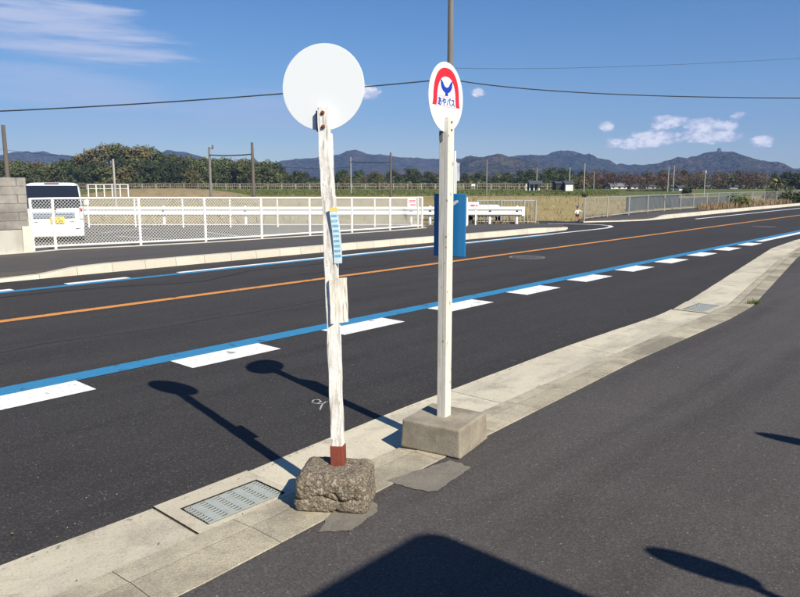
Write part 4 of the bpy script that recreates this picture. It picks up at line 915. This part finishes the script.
# ------------------------------------------------------------ vegetation
def leafmat(name, c1, c2, c3, rnd=.25):
    m = material(name, c1, .75, .15, layers=[('noise', .55, 3, .38, .62, c2, .9), ('noise', 2.2, 3, .55, .75, c3, .55)], rnd=rnd, tint=.35); return m
LM = [leafmat('leaf_dark', (.065, .085, .030), (.04, .055, .02), (.11, .12, .04)), leafmat('leaf_mid', (.115, .13, .045), (.07, .085, .03), (.18, .16, .06)),
      leafmat('leaf_olive', (.18, .15, .055), (.12, .11, .04), (.24, .18, .07)), leafmat('leaf_rust', (.135, .08, .06), (.095, .06, .045), (.17, .11, .075)),
      leafmat('leaf_brown', (.17, .125, .085), (.11, .085, .06), (.22, .165, .11))]
M_BARK = material('bark', (.085, .068, .052), .95, .1, layers=[('noise', 6, 4, .4, .7, (.05, .04, .03), .7)])
def tree_proto(mat, h, w, seed, dens=900, sparse=False, low=.12, leaf=.42):
    rnd_ = random.Random(seed); o = empty('tree')
    g = MB(); th_ = h * (.5 if not sparse else .42)
    g.tube([(0, 0, -.4), (rnd_.uniform(-.1, .1), 0, th_ * .5), (rnd_.uniform(-.25, .25), 0, th_)], [h * .03, h * .022, h * .012], 7)
    tips = []
    for i in range(9 if sparse else 6):
        a = rnd_.uniform(0, 6.28); z0 = th_ * rnd_.uniform(.45, 1); r_ = w * rnd_.uniform(.25, .45); z1 = z0 + h * rnd_.uniform(.15, .38)
        m_ = (math.cos(a) * r_ * .5, math.sin(a) * r_ * .5, (z0 + z1) / 2 - .2); e = (math.cos(a) * r_, math.sin(a) * r_, z1)
        g.tube([(0, 0, z0), m_, e], [h * .011, h * .007, h * .003], 5); tips.append(e)
    g.build('trunk', M_BARK, o)
    g = MB(); nb = 26
    for b in range(nb):
        while True:
            x, y, z = rnd_.uniform(-1, 1), rnd_.uniform(-1, 1), rnd_.uniform(-1, 1)
            if .25 < x * x + y * y + z * z < 1: break
        zc_ = h * (low + (1 - low) * (.5 + .5 * z * .84)); sh_ = 1 - .25 * max(0, z) - (.25 if sparse else .0) * max(0, -z)
        c = Vector((x * w / 2 * sh_ * .85, y * w / 2 * sh_ * .85, zc_)); br = w * rnd_.uniform(.10, .21); g.tint = rnd_.random()
        tb = g.tint
        for k_ in range(int(dens / nb)):
            d_ = Vector((rnd_.gauss(0, 1), rnd_.gauss(0, 1), rnd_.gauss(0, .8))).normalized(); p = c + d_ * br * rnd_.uniform(.55, 1.08)
            nrm_ = (d_ + Vector((rnd_.gauss(0, .5), rnd_.gauss(0, .5), rnd_.gauss(0, .5) + .3))).normalized(); t_ = nrm_.orthogonal().normalized(); t_ = Matrix.Rotation(rnd_.uniform(0, 6.28), 3, nrm_) @ t_; bt = nrm_.cross(t_)
            s1, s2 = leaf * rnd_.uniform(.5, 1.1), leaf * rnd_.uniform(.35, .8); g.tint = max(0, min(1, tb + rnd_.uniform(-.3, .3)))
            g.face([p - t_ * s1, p - bt * s2, p + t_ * s1 * .9, p + bt * s2])
    g.build('crown', mat, o); return o
KINDS = {
 'dark': (LM[0], 9.5, 7.5, 'evergreen tree', 'dark evergreen tree in the distant wood'), 'mid': (LM[1], 9, 8, 'tree', 'mid-green rounded tree in the distant wood'),
 'olive': (LM[2], 9, 8.5, 'tree', 'olive-brown autumn tree in the distant wood'), 'rust': (LM[3], 7, 9, 'tree', 'reddish-brown spreading cherry tree beyond the right railing'),
 'brown': (LM[4], 8, 8, 'tree', 'bare-looking brown tree at the right of the distant treeline')}
protos = {k_: [tree_proto(v[0], v[1], v[2], 11 * i + len(k_), 1100 if k_ not in ('rust', 'brown') else 950, k_ in ('rust', 'brown'), .1 if k_ not in ('rust', 'brown') else .28, .40 if k_ not in ('rust', 'brown') else .24) for i in range(3)] for k_, v in KINDS.items()}
used = set(); rt = random.Random(21)
def plant(kind, X, Y, z, sc):
    pr = rt.choice(protos[kind])
    o = pr if pr.name not in used else copy_tree(pr); used.add(pr.name) if o is pr else None
    o.location = (X, Y, z); o.rotation_euler = (0, 0, rt.uniform(0, 6.28)); o.scale = (sc * rt.uniform(.9, 1.15), sc * rt.uniform(.9, 1.15), sc)
    v = KINDS[kind]; tag(o, v[4], 'tree', {'dark': 'dark evergreens of the wood', 'mid': 'green trees of the wood', 'olive': 'olive autumn trees of the wood', 'rust': 'reddish cherry trees', 'brown': 'brown trees of the right treeline'}[kind])
HT = {'dark': 9.5, 'mid': 9, 'olive': 9, 'rust': 7, 'brown': 8}
# skyline of the wood in photo pixels: (x, y of the tops)
SKY = [(-120, 158), (-40, 158), (0, 158), (20, 160), (40, 161), (60, 160), (80, 155), (95, 147), (108, 143), (122, 143.5), (130, 146), (142, 144.5), (152, 147), (165, 153), (190, 155), (205, 157), (225, 157), (245, 158), (262, 159), (278, 162), (286, 168), (300, 171), (330, 172), (345, 168), (365, 171), (380, 170), (403, 168), (412, 167), (425, 171), (460, 172), (480, 172), (500, 172), (520, 170), (540, 168), (556, 166), (575, 170), (600, 172), (640, 173), (660, 169), (690, 169), (705, 172), (730, 171), (745, 170), (770, 172), (785, 172), (830, 170), (950, 170)]
def sky(x):
    for (a, ya), (b, yb) in zip(SKY, SKY[1:]):
        if a <= x <= b: return ya + (yb - ya) * (x - a) / (b - a)
    return 170
def hill_h(X, Y):     # wooded rise that carries the left trees
    x = 400 + X / Y * 709; top_ = H + (184 - sky(x)) / 709. * Y
    k_ = max(0, min(1, (Y - 236) / 40.)); return FZ + max(0, top_ - 9.0 - FZ) * k_
nt_ = 0
for row, (Y, stp) in enumerate(((232, 16), (246, 17), (262, 15), (278, 15))):
    x = -70.0 + row * 5
    while x < 600:
        xx = x + rt.uniform(-4, 4); Yy = Y + rt.uniform(-4, 4); X = (xx - 400) / 709 * Yy
        top_ = H + (184 - sky(xx) + (0 if row > 1 else -3 + rt.uniform(-3, 1))) / 709 * Yy; z = hill_h(X, Yy) if row else FZ
        if row < 2: top_ = min(top_, z + rt.uniform(7, 10.5))
        hh_ = max(4.0, top_ - z); r_ = rt.random()
        if xx < 75: kd = 'dark' if r_ < .25 else 'mid' if r_ < .7 else 'olive'
        elif xx < 165 and row > 1: kd = 'olive' if r_ < .75 else 'mid'
        elif xx < 110: kd = 'dark' if r_ < .8 else 'mid'
        elif xx < 290: kd = 'dark' if r_ < .35 else 'mid' if r_ < .72 else 'olive'
        elif xx < 480: kd = 'dark' if r_ < .5 else 'mid' if r_ < .7 else 'olive' if r_ < .9 else 'brown'
        else: kd = 'dark' if r_ < .6 else 'mid' if r_ < .85 else 'olive'
        plant(kd, X, Yy, z, hh_ / HT[kd]); nt_ += 1; x += stp * (.9 if xx < 300 else 1.15)
for row, (Y, stp, hpx) in enumerate(((205, 17, 17.5), (222, 19, 17), (252, 18, 19))):
    x = 596.0 + row * 7
    while x < 900:
        xx = x + rt.uniform(-4, 4); Yy = Y + rt.uniform(-4, 4); X = (xx - 400) / 709 * Yy; r_ = rt.random()
        hh_ = (hpx + rt.uniform(-2.5, 1.5)) / 709 * Yy + 1.0; top_ = H + (184 - sky(xx)) / 709 * Yy
        hh_ = min(hh_, top_ - FZ + .3)
        if row == 2: hh_ = top_ - FZ; kd = 'dark' if r_ < .55 else 'olive' if r_ < .8 else 'mid'
        elif xx < 668: kd = 'rust' if r_ < .9 else 'brown'
        elif xx > 775: kd = 'mid' if r_ < .5 else 'dark'
        else: kd = 'brown' if r_ < .5 else 'rust' if r_ < .7 else 'olive' if r_ < .85 else 'dark'
        plant(kd, X, Yy, FZ, max(4, hh_) / HT[kd]); x += stp
for k_, l_ in protos.items():
    for p_ in l_:
        if p_.name not in used:
            for ch_ in list(p_.children): bpy.data.objects.remove(ch_)
            bpy.data.objects.remove(p_)
# ground under the wood rises on the left
g = MB(); vs = []; fs = []; nxg, nyg = 90, 16
for j in range(nyg + 1):
    Y = 236 + j * 5.0
    for i in range(nxg + 1):
        X = -190 + i * 2.6; z = hill_h(X, min(Y, 280)) - .05; z = FZ - .05 + (z - FZ + .05) * (1 if Y < 284 else max(0, 1 - (Y - 284) / 32)); vs.append((X, Y, z))
for j in range(nyg):
    for i in range(nxg): a = j * (nxg + 1) + i; fs.append((a, a + 1, a + nxg + 2, a + nxg + 1))
g.raw(vs, fs); M_UNDER = material('undergrowth', (.05, .055, .025), .95, .1, geo=True, layers=[('noise', .5, 5, .4, .65, (.09, .075, .035), .8)]); struct(g, 'wooded_rise', M_UNDER, smooth=True)
# scrub under the trees
def blades(g, c, n, h, spread, rnd_, w=.02, lean=.5):
    for i in range(n):
        a = rnd_.uniform(0, 6.28); r_ = spread * math.sqrt(rnd_.random()); p = Vector((c[0] + math.cos(a) * r_, c[1] + math.sin(a) * r_, c[2])); hh_ = h * rnd_.uniform(.5, 1.1)
        b = rnd_.uniform(0, 6.28); tip = p + Vector((math.cos(b) * hh_ * lean * rnd_.random(), math.sin(b) * hh_ * lean * rnd_.random(), hh_)); t_ = Vector((math.cos(b + 1.57), math.sin(b + 1.57), 0)) * w
        g.tint = rnd_.random(); mid_ = p.lerp(tip, .55) + Vector((0, 0, hh_ * .08)); g.face([p - t_, p + t_, mid_ + t_ * .7, mid_ - t_ * .7]); g.face([mid_ - t_ * .7, mid_ + t_ * .7, tip])
def hedge(name, label, x0, x1, Y, dep_, h, mat, group=None, n=3500, leaf=.35, seed=1, kind='stuff'):
    rnd_ = random.Random(seed); g = MB()
    for i in range(n):
        X = rnd_.uniform(x0, x1); y = Y + rnd_.uniform(0, dep_); hh_ = h * (.6 + .5 * noise.noise((X * .25, y * .3, seed)) + .15); z = rnd_.uniform(0, max(.1, hh_)); p = Vector((X, y, FZ + z))
        nn_ = Vector((rnd_.gauss(0, 1), rnd_.gauss(0, 1) - .6, rnd_.gauss(0, 1) + .6)).normalized(); t_ = nn_.orthogonal(); t_ = Matrix.Rotation(rnd_.uniform(0, 6.28), 3, nn_) @ t_.normalized(); b = nn_.cross(t_); g.tint = rnd_.random()
        s_ = leaf * rnd_.uniform(.5, 1.1); g.face([p - t_ * s_, p - b * s_ * .6, p + t_ * s_, p + b * s_ * .6])
    return tag(g.build(name, mat), label, 'undergrowth', group, kind)
hedge('undergrowth', 'dark scrub filling the foot of the distant wood', -120, 75, 226, 6, 3.4, LM[1], n=9000, leaf=.5, seed=4)
hedge('undergrowth', 'dark scrub under the far trees behind the reddish ones', 50, 185, 244, 5, 4.2, LM[0], n=7000, leaf=.5, seed=6)
hedge('hedge', 'low dark clipped hedge along the field before the reddish trees', at(627, 188, 175).x, at(676, 188, 175).x, 175, 1.5, 1.1, LM[0], n=1600, leaf=.22, seed=8, kind=None)

def bush(name, label, x, yb, Y, w, h, mat, base=None, n=500, leaf=.12, seed=0, group=None, cat='bush'):
    rnd_ = random.Random(seed); b = at(x, yb, Y) if base is None else Vector((at(x, 184, Y).x, Y, base)); g = MB()
    cl = [(Vector((rnd_.uniform(-.35, .35) * w, rnd_.uniform(-.3, .3) * w, h * rnd_.uniform(.3, .75))), w * rnd_.uniform(.18, .3)) for _ in range(9)]
    for i in range(n):
        c, r_ = rnd_.choice(cl); d_ = Vector((rnd_.gauss(0, 1), rnd_.gauss(0, 1), rnd_.gauss(0, 1))).normalized(); p = c + d_ * r_ * rnd_.uniform(.6, 1.1); p.z = max(.02, p.z)
        nn_ = (d_ + Vector((rnd_.gauss(0, .5), rnd_.gauss(0, .5), .4))).normalized(); t_ = Matrix.Rotation(rnd_.uniform(0, 6.28), 3, nn_) @ nn_.orthogonal().normalized(); bt = nn_.cross(t_); g.tint = rnd_.random(); s_ = leaf * rnd_.uniform(.6, 1.2)
        g.face([p - t_ * s_, p - bt * s_ * .5, p + t_ * s_, p + bt * s_ * .5])
    o = empty(name, b); g.build('foliage', mat, o); g = MB()
    for i in range(4): a = i * 1.6; g.tube([(0, 0, -.1), (math.cos(a) * w * .2, math.sin(a) * w * .2, h * .5)], [.03 * w, .012 * w], 5)
    g.build('stem', M_BARK, o); return tag(o, label, cat, group)
bush('round_bush', 'dark round bush in the field behind the right railing', 687, 192, 130, 2.2, 1.7, LM[0], base=FZ, n=500, leaf=.2, seed=3)
bush('green_shrub', 'bright green shrub at the kerb below the long grey railing', 740, 206, 46, 1.5, .85, leafmat('leaf_bright', (.13, .17, .04), (.09, .12, .03), (.2, .22, .07)), base=.1, n=700, leaf=.07, seed=4)
bush('green_shrub', 'dark green shrub overhanging the kerb at the right edge', 793, 203, 56, 2.0, .75, LM[0], base=.1, n=900, leaf=.11, seed=5)
bush('green_shrub', 'olive shrub behind the railing left of the dark one', 775, 203, 62, 1.5, .85, LM[2], base=.0, n=600, leaf=.1, seed=6)
bush('green_shrub', 'wide dark green bush in front of the palm at the far right', 777, 192, 110, 4.0, 1.25, LM[0], base=FZ, n=900, leaf=.2, seed=7)
bush('small_bush', 'small dark bush in the field right of the white hut', 586, 191, 120, 1.3, .9, LM[1], base=FZ, n=260, leaf=.14, seed=8)
# palm-like pale tree at the right
p = at(776, 192, 118); o = empty('palm_tree', (p.x, 118, FZ)); tag(o, 'yellow-green palm with drooping fronds at the far right of the field', 'palm')
g = MB(); g.tube([(0, 0, 0), (.1, 0, 2.4)], [.2, .16], 8); g.build('trunk', M_BARK, o)
rnd_ = random.Random(4)
Mp = leafmat('palm_leaf', (.36, .36, .14), (.24, .26, .09), (.45, .42, .18)); g = MB()
for i in range(46):
    a = rnd_.uniform(0, 6.28); up = rnd_.uniform(-.2, 1.1); L_ = rnd_.uniform(1.1, 1.9); pr_ = Vector((.1, 0, 2.4)); d_ = Vector((math.cos(a) * math.cos(up), math.sin(a) * math.cos(up), math.sin(up)))
    for k_ in range(5):
        q = pr_ + d_ * L_ / 5; t_ = Vector((-math.sin(a), math.cos(a), 0)) * (.16 * (1 - k_ / 6)); g.tint = rnd_.random(); g.face([pr_ - t_, pr_ + t_, q + t_ * .8, q - t_ * .8]); d_ = (d_ + Vector((0, 0, -.28))).normalized(); pr_ = q
g.build('fronds', Mp, o)
# weeds and grass
M_DRY = material('dry_grass', (.42, .33, .19), .9, .1, tint=.35, geo=True, layers=[('noise', 2, 3, .4, .7, (.28, .17, .10), .8)])
M_GRN = material('green_grass', (.13, .17, .045), .9, .1, tint=.5, geo=True, layers=[('noise', 2, 3, .4, .7, (.2, .19, .07), .7)])
rnd_ = random.Random(17); g = MB()
for i in range(170):
    x = rnd_.uniform(690, 800); k_ = (x - 690) / 110; Yb = gr(x, 209.5 - 8 * k_, .12)
    blades(g, (Yb[0] + rnd_.uniform(-.5, .5), Yb[1] + rnd_.uniform(-1.2, .1), .12), 22, .42, .4, rnd_, .012)
for i in range(30): x = rnd_.uniform(584, 606); Yb = gr(x, 219 - (x - 584) * .1, .12); blades(g, (Yb[0], Yb[1], .12), 10, .2, .25, rnd_, .01)
for i in range(40): x = rnd_.uniform(470, 535); blades(g, (at(x, 200, 26.7).x, 26.7 + rnd_.uniform(-.3, .3), .1), 10, .16, .25, rnd_, .01)
for i in range(90): x = rnd_.uniform(90, 470); blades(g, (at(x, 200, 25.3).x, 25.3 + rnd_.uniform(-.5, .6), .1), 8, .15, .3, rnd_, .012)
tag(g.build('dry_weeds', M_DRY), 'dry brown weeds along the feet of the fences', 'weeds', kind='stuff')
g = MB()
for i in range(3): c = W(9.9 + i * .06, 2.62 + rnd_.uniform(-.05, .03), .03); blades(g, c, 26, .07, .06, rnd_, .004, 1.2)
tag(g.build('grass_tuft', M_GRN), 'small green tuft growing at the corner of the gutter by the far grate', 'grass')
g = MB()
for i in range(1300):
    Y = 34 + 120 * rnd_.random() ** 1.5; x = rnd_.uniform(-20, 860); X = (x - 400) / 709 * Y
    if UV((X, Y))[1] < 18.5 and X > 5: continue
    blades(g, (X, Y, FZ - .05), 5, .6, .13, rnd_, .025, 2.4)
tag(g.build('field_grass', M_DRY), 'dry straw stubble and grass of the harvested field', 'grass', kind='stuff')
g = MB()
for i in range(4200):
    Y = rnd_.uniform(134, 197); x = rnd_.uniform(-30, 620); X = (x - 400) / 709 * Y; zz = -.4 + .45 * (Y - 134) / 63
    blades(g, (X, Y, zz - .1), 4, .42, .8, rnd_, .06, .8)
tag(g.build('bank_grass', M_GRN), 'green grass on the railway bank beyond the field', 'grass', kind='stuff')
# small stones and grit on the road
g = MB()
for i in range(110):
    u_, v_ = rnd_.uniform(.4, 9), rnd_.choice((rnd_.uniform(2.95, 3.5), rnd_.uniform(3, 5.3), rnd_.uniform(-1, 2.3)))
    s_ = rnd_.uniform(.0015, .0045) * (1.4 if rnd_.random() > .93 else 1); c = W(u_, v_, (.003 if v_ > 2.9 else .033)); g.tint = rnd_.random()
    pts_ = [c + Vector((math.cos(a) * s_ * rnd_.uniform(.6, 1.2), math.sin(a) * s_ * rnd_.uniform(.6, 1.2), 0)) for a in (0, 1.2, 2.6, 3.9, 5.2)]; tp = c + Vector((0, 0, s_ * .8))
    for a, b in zip(pts_, pts_[1:] + pts_[:1]): g.face([a, b, tp])
tag(g.build('grit', material('pale_grit', (.42, .40, .37), .9, .2, tint=.4)), 'pale grit scattered on the asphalt', 'grit', kind='stuff')
g = MB()
for i in range(60):
    u_ = rnd_.uniform(-.5, 9.5); v_ = rnd_.choice((vat(INN, u_) + rnd_.uniform(.0, .07), vat(ASP, u_) - rnd_.uniform(.0, .25), vat(OUT, u_) + rnd_.uniform(0, .3)))
    c = W(u_, v_, .038 if v_ < vat(INN, u_) else .016); a_ = rnd_.uniform(0, 6.28); t_ = Vector((math.cos(a_), math.sin(a_), rnd_.uniform(-.2, .3))) * rnd_.uniform(.004, .011); n_ = Vector((-math.sin(a_), math.cos(a_), rnd_.uniform(-.2, .4))) * rnd_.uniform(.002, .006)
    g.tint = rnd_.random(); g.face([c - t_, c - n_, c + t_, c + n_])
tag(g.build('leaf_litter', material('dead_leaf', (.20, .12, .06), .85, .2, tint=.6)), 'tiny dead leaves and twigs scattered along the gutter', 'leaf litter', kind='stuff')
# manhole covers in the far lane
for (x, y, lab) in ((527, 257.5, 'round worn manhole cover in the road between orange and blue lines, the nearer one'), (764, 226.8, 'round worn manhole cover far down the road near the right edge')):
    c = gr(x, y); o = empty('manhole_cover', (c[0], c[1], 0)); tag(o, lab, 'manhole cover')
    Mm = material('cast_iron', (.085, .082, .08), .6, .4, .2, layers=[('voro', 30, 0, .4, .6, (.15, .145, .14), .6), ('noise', 6, 5, .5, .6, (.05, .048, .046), .8)])
    g = MB(); g.tube([(0, 0, .001), (0, 0, .0075)], .31, 40); g.build('lid', Mm, o); g = MB()
    for k_ in range(48):
        a, b = 2 * math.pi * k_ / 48, 2 * math.pi * (k_ + 1) / 48; g.face([(math.cos(a) * .33, math.sin(a) * .33, .006), (math.cos(a) * .4, math.sin(a) * .4, .006), (math.cos(b) * .4, math.sin(b) * .4, .006), (math.cos(b) * .33, math.sin(b) * .33, .006)])
    g.build('ring', M_PATCH, o)

# ------------------------------------------------------------ small child at the edge of the field
def skin_body(name, joints, edges, mat, parent, sub=2):
    me = bpy.data.meshes.new(name); me.from_pydata([j[0] for j in joints], edges, []); o = bpy.data.objects.new(name, me); C.objects.link(o)
    sk = o.modifiers.new('skin', 'SKIN'); me.skin_vertices.new() if not me.skin_vertices else None
    for i, j in enumerate(joints):
        d_ = me.skin_vertices[0].data[i]; d_.radius = (j[1], j[2] if len(j) > 2 else j[1]); d_.use_root = (i == 0)
    sk.use_smooth_shade = True; ss = o.modifiers.new('sub', 'SUBSURF'); ss.levels = sub; ss.render_levels = sub
    me.materials.append(mat); o.parent = parent
    dg = bpy.context.evaluated_depsgraph_get(); dg.update(); m2 = bpy.data.meshes.new_from_object(o.evaluated_get(dg)); o.modifiers.clear(); o.data = m2
    if not m2.materials: m2.materials.append(mat)
    return o
CY = 41.0; c = at(577, 220.8, CY); K = .93
ch = empty('person', (c.x, CY, c.z), R(-8)); ch.scale = (K, K, K); tag(ch, 'small child in white top and blue cap, one arm out, at the field edge', 'person')
M_SK = material('child_skin', (.45, .27, .19), .6, .3); M_SHIRT = material('white_shirt', (.80, .80, .80), .8, .2); M_TROU = material('dark_shorts', (.03, .03, .05), .8, .2); M_CAP = material('blue_cap', (.03, .05, .22), .7, .2)
J = [((0, 0, .42), .075, .06), ((0, 0, .52), .075, .055), ((0, 0, .63), .08, .055), ((0, 0, .69), .03), ((0, -.005, .76), .055, .06), ((0, -.01, .83), .06, .068), ((0, -.005, .88), .04, .045),
     ((-.095, 0, .65), .028), ((-.14, -.01, .53), .022), ((-.15, -.04, .43), .017), ((-.15, -.05, .40), .014),
     ((.095, 0, .65), .028), ((.20, -.04, .60), .022), ((.29, -.07, .57), .017), ((.325, -.08, .565), .014),
     ((-.05, 0, .38), .05), ((-.06, -.02, .21), .036), ((-.06, .0, .05), .024), ((-.06, -.07, .02), .022),
     ((.05, 0, .38), .05), ((.065, .03, .21), .036), ((.075, .08, .06), .024), ((.08, .02, .02), .022)]
Eg = [(0, 1), (1, 2), (2, 3), (3, 4), (4, 5), (5, 6), (2, 7), (7, 8), (8, 9), (9, 10), (2, 11), (11, 12), (12, 13), (13, 14), (0, 15), (15, 16), (16, 17), (17, 18), (0, 19), (19, 20), (20, 21), (21, 22)]
body = skin_body('body', J, Eg, M_SK, ch)
Js = [((0, 0, .40), .088, .075), ((0, 0, .52), .088, .07), ((0, 0, .64), .09, .066), ((-.10, 0, .65), .038), ((-.142, -.012, .53), .032), ((-.15, -.04, .45), .027), ((.10, 0, .65), .038), ((.20, -.04, .60), .032), ((.28, -.068, .572), .027)]
skin_body('shirt', Js, [(0, 1), (1, 2), (2, 3), (3, 4), (4, 5), (2, 6), (6, 7), (7, 8)], M_SHIRT, ch)
Jt = [((0, 0, .40), .078, .066), ((-.052, 0, .36), .058), ((-.060, -.015, .24), .048), ((.052, 0, .36), .058), ((.065, .02, .24), .048)]
skin_body('shorts', Jt, [(0, 1), (1, 2), (0, 3), (3, 4)], M_TROU, ch)
for s_, y_, z_ in ((-1, 0, 0), (1, .075, .0)):
    g = MB(); g.box((s_ * .065, -.04 + y_, .02 + z_), (.055, .13, .045)); g.build('shoe', M_TROU, ch, bevel=.015)
g = MB(); vs = []; fs = []
for j in range(6):
    a = math.pi / 2 * j / 5
    for i in range(16): b = 2 * math.pi * i / 16; vs.append((math.cos(b) * .078 * math.cos(a), -.008 + math.sin(b) * .085 * math.cos(a), .84 + .085 * math.sin(a)))
for j in range(5):
    for i in range(16): fs.append((j * 16 + i, j * 16 + (i + 1) % 16, (j + 1) * 16 + (i + 1) % 16, (j + 1) * 16 + i))
g.raw(vs, fs); g.box((0, -.10, .845), (.11, .08, .012)); g.build('cap', M_CAP, ch, smooth=False)
g = MB()
for s_ in (-1, 1): g.box((s_ * .024, -.074, .80), (.014, .006, .01))
g.box((0, -.072, .765), (.03, .006, .006)); g.build('face_features', M_TROU, ch)
g = MB(); g.tube([(0, -.066, .795), (0, -.086, .78), (0, -.068, .774)], [.006, .011, .006], 6); g.build('nose', M_SK, ch)
for s_ in (-1, 1):
    hb = Vector((.328, -.08, .565)) if s_ > 0 else Vector((-.15, -.052, .395)); dr = Vector((1, -.2, -.05)) if s_ > 0 else Vector((.05, -.2, -1))
    g = MB()
    for q in range(5):
        o_ = Vector((0, .008 * (q - 2), .0)) if s_ > 0 else Vector((.006 * (q - 2), .0, 0)); L_ = (.032, .042, .046, .042, .034)[q]
        if q == 0: g.tube([hb, hb + (dr.normalized() + Vector((0, -.7, .3))).normalized() * .028], [.0065, .005], 6)
        else: g.tube([hb + o_, hb + o_ + dr.normalized() * L_ * .6, hb + o_ + dr.normalized() * L_ + Vector((0, -.006, -.006))], [.0065, .006, .0045], 6)
    g.build('hand', M_SK, ch)

# ------------------------------------------------------------ mountains
M_MT = material('forested_mountain', (.05, .052, .03), .95, .05, geo=True, layers=[('noise', .012, 6, .42, .62, (.10, .07, .04), .9), ('noise', .05, 5, .42, .62, (.018, .024, .012), .85), ('noise', .004, 4, .5, .65, (.12, .09, .05), .5)], bump=[(.02, 6, 1, 40), (.08, 4, 1, 10)])
def ridge(name, prof, D, depth, seed, rough=.10, nx_=220, ny_=40, low=FZ - 1):
    x0, x1 = prof[0][0], prof[-1][0]; g = MB(); vs = []; fs = []
    def hy(x):
        for (a, ya), (b, yb) in zip(prof, prof[1:]):
            if a <= x <= b: t = (x - a) / (b - a); return ya + (yb - ya) * t
        return prof[-1][1]
    for j in range(ny_ + 1):
        t = -1 + 2 * j / ny_
        for i in range(nx_ + 1):
            x = x0 + (x1 - x0) * i / nx_; X = (x - 400) / 709 * D; Y = D + t * depth; ht = H + (184.5 - hy(x)) / 709 * D
            s_ = Vector((X * .0035, Y * .0035, seed)); rg = 1 - abs(noise.fractal(s_, .9, 2.1, 5)) * 1.6
            env = max(0, 1 - abs(t)) ** .85; spur = (rg - .55) * .42 * ht * min(1, abs(t) * 3.0) * (1 - abs(t)) * 1.3
            z = low + (ht - low) * env + spur + noise.fractal(s_ * 7, .8, 2.1, 4) * rough * ht * (.38 + .62 * min(1, abs(t) * 4)) * (1 - abs(t)); vs.append((X, Y, max(low - 3, z)))
    for j in range(ny_):
        for i in range(nx_): a = j * (nx_ + 1) + i; fs.append((a, a + 1, a + nx_ + 2, a + nx_ + 1))
    g.raw(vs, fs); return struct(g, name, M_MT, smooth=True)
ridge('mountain', [(-220, 168), (-60, 163), (0, 162), (20, 156), (37, 153), (50, 153.5), (68, 156), (85, 160), (110, 165), (150, 166), (160, 160), (175, 152), (186, 153.5), (200, 157), (230, 164), (270, 166), (285, 162), (300, 160), (318, 158.5), (330, 157.5), (340, 155), (347, 152.5), (354, 151.2), (360, 152.5), (368, 155.5), (385, 156), (400, 158.2), (420, 159.5), (440, 160), (460, 160), (470, 161), (500, 163), (560, 170), (640, 175)], 2500, 700, 3)
ridge('mountain', [(480, 170), (500, 160), (510, 157.5), (530, 155.5), (543, 156.5), (552, 153.5), (560, 151.8), (566, 151.2), (573, 152.5), (580, 156), (590, 161), (600, 166.5), (606, 168.6), (613, 166.2), (620, 164.4), (627, 166), (640, 166.5), (652, 164.5), (662, 165.5), (690, 168), (730, 172), (800, 176)], 2200, 600, 8)
ridge('mountain', [(450, 166), (462, 160), (470, 156.8), (476, 157.8), (484, 157), (495, 155.6), (505, 157), (518, 160), (535, 165), (560, 170), (590, 176)], 1500, 350, 5, .16)
ridge('mountain', [(610, 176), (630, 171), (645, 168), (658, 165), (668, 161.5), (676, 158.7), (684, 159.3), (692, 159), (700, 157), (708, 153.8), (715, 152.4), (724, 152), (732, 154.5), (739, 158), (748, 160), (756, 165), (766, 169.5), (775, 173), (790, 177), (860, 178)], 1700, 450, 13, .14)
ridge('mountain', [(560, 170), (640, 166), (690, 168), (760, 171), (790, 169.5), (800, 169), (840, 166), (960, 168)], 3400, 600, 21)
# castle-like lookout on the right-hand summit
p = at(719, 152.6, 1700); o = empty('hilltop_tower', (p.x, 1700, p.z - 2)); tag(o, 'tiny tiered castle tower on the summit of the right-hand mountain', 'tower')
for i, (w, z0, z1) in enumerate(((8, 0, 4.5), (6, 5.5, 8), (4, 9, 11))):
    g = MB(); g.box((0, 0, (z0 + z1) / 2), (w, w, z1 - z0)); g.build('storey', material('tower_wall', (.3, .3, .3), .8, .2) if i == 0 else bpy.data.materials['tower_wall'], o)
    g = MB(); r_ = w * .5 + 1.6; q = w * .5 - 1; g.raw([(-r_, -r_, z1), (r_, -r_, z1), (r_, r_, z1), (-r_, r_, z1), (-q, -q, z1 + 1.6), (q, -q, z1 + 1.6), (q, q, z1 + 1.6), (-q, q, z1 + 1.6)], [(3, 2, 1, 0), (4, 5, 6, 7), (0, 1, 5, 4), (1, 2, 6, 5), (2, 3, 7, 6), (3, 0, 4, 7)]); g.build('roof', M_TILE, o)

# ------------------------------------------------------------ haze
HAZE = 1
if HAZE:
    g = MB(); g.box((0, 0, 198.3), (8600, 8600, 400.0)); m = bpy.data.materials.new('haze_air'); m.use_nodes = True; nt = m.node_tree; nt.nodes.clear()
    ou = nt.nodes.new('ShaderNodeOutputMaterial'); pv = nt.nodes.new('ShaderNodeVolumePrincipled'); pv.inputs['Color'].default_value = (.30, .50, 1, 1); pv.inputs['Density'].default_value = .00021; pv.inputs['Anisotropy'].default_value = 0.0
    nt.links.new(pv.outputs[0], ou.inputs['Volume']); tag(g.build('haze', m), 'pale blue distant haze in front of the mountains', 'haze', kind='stuff')
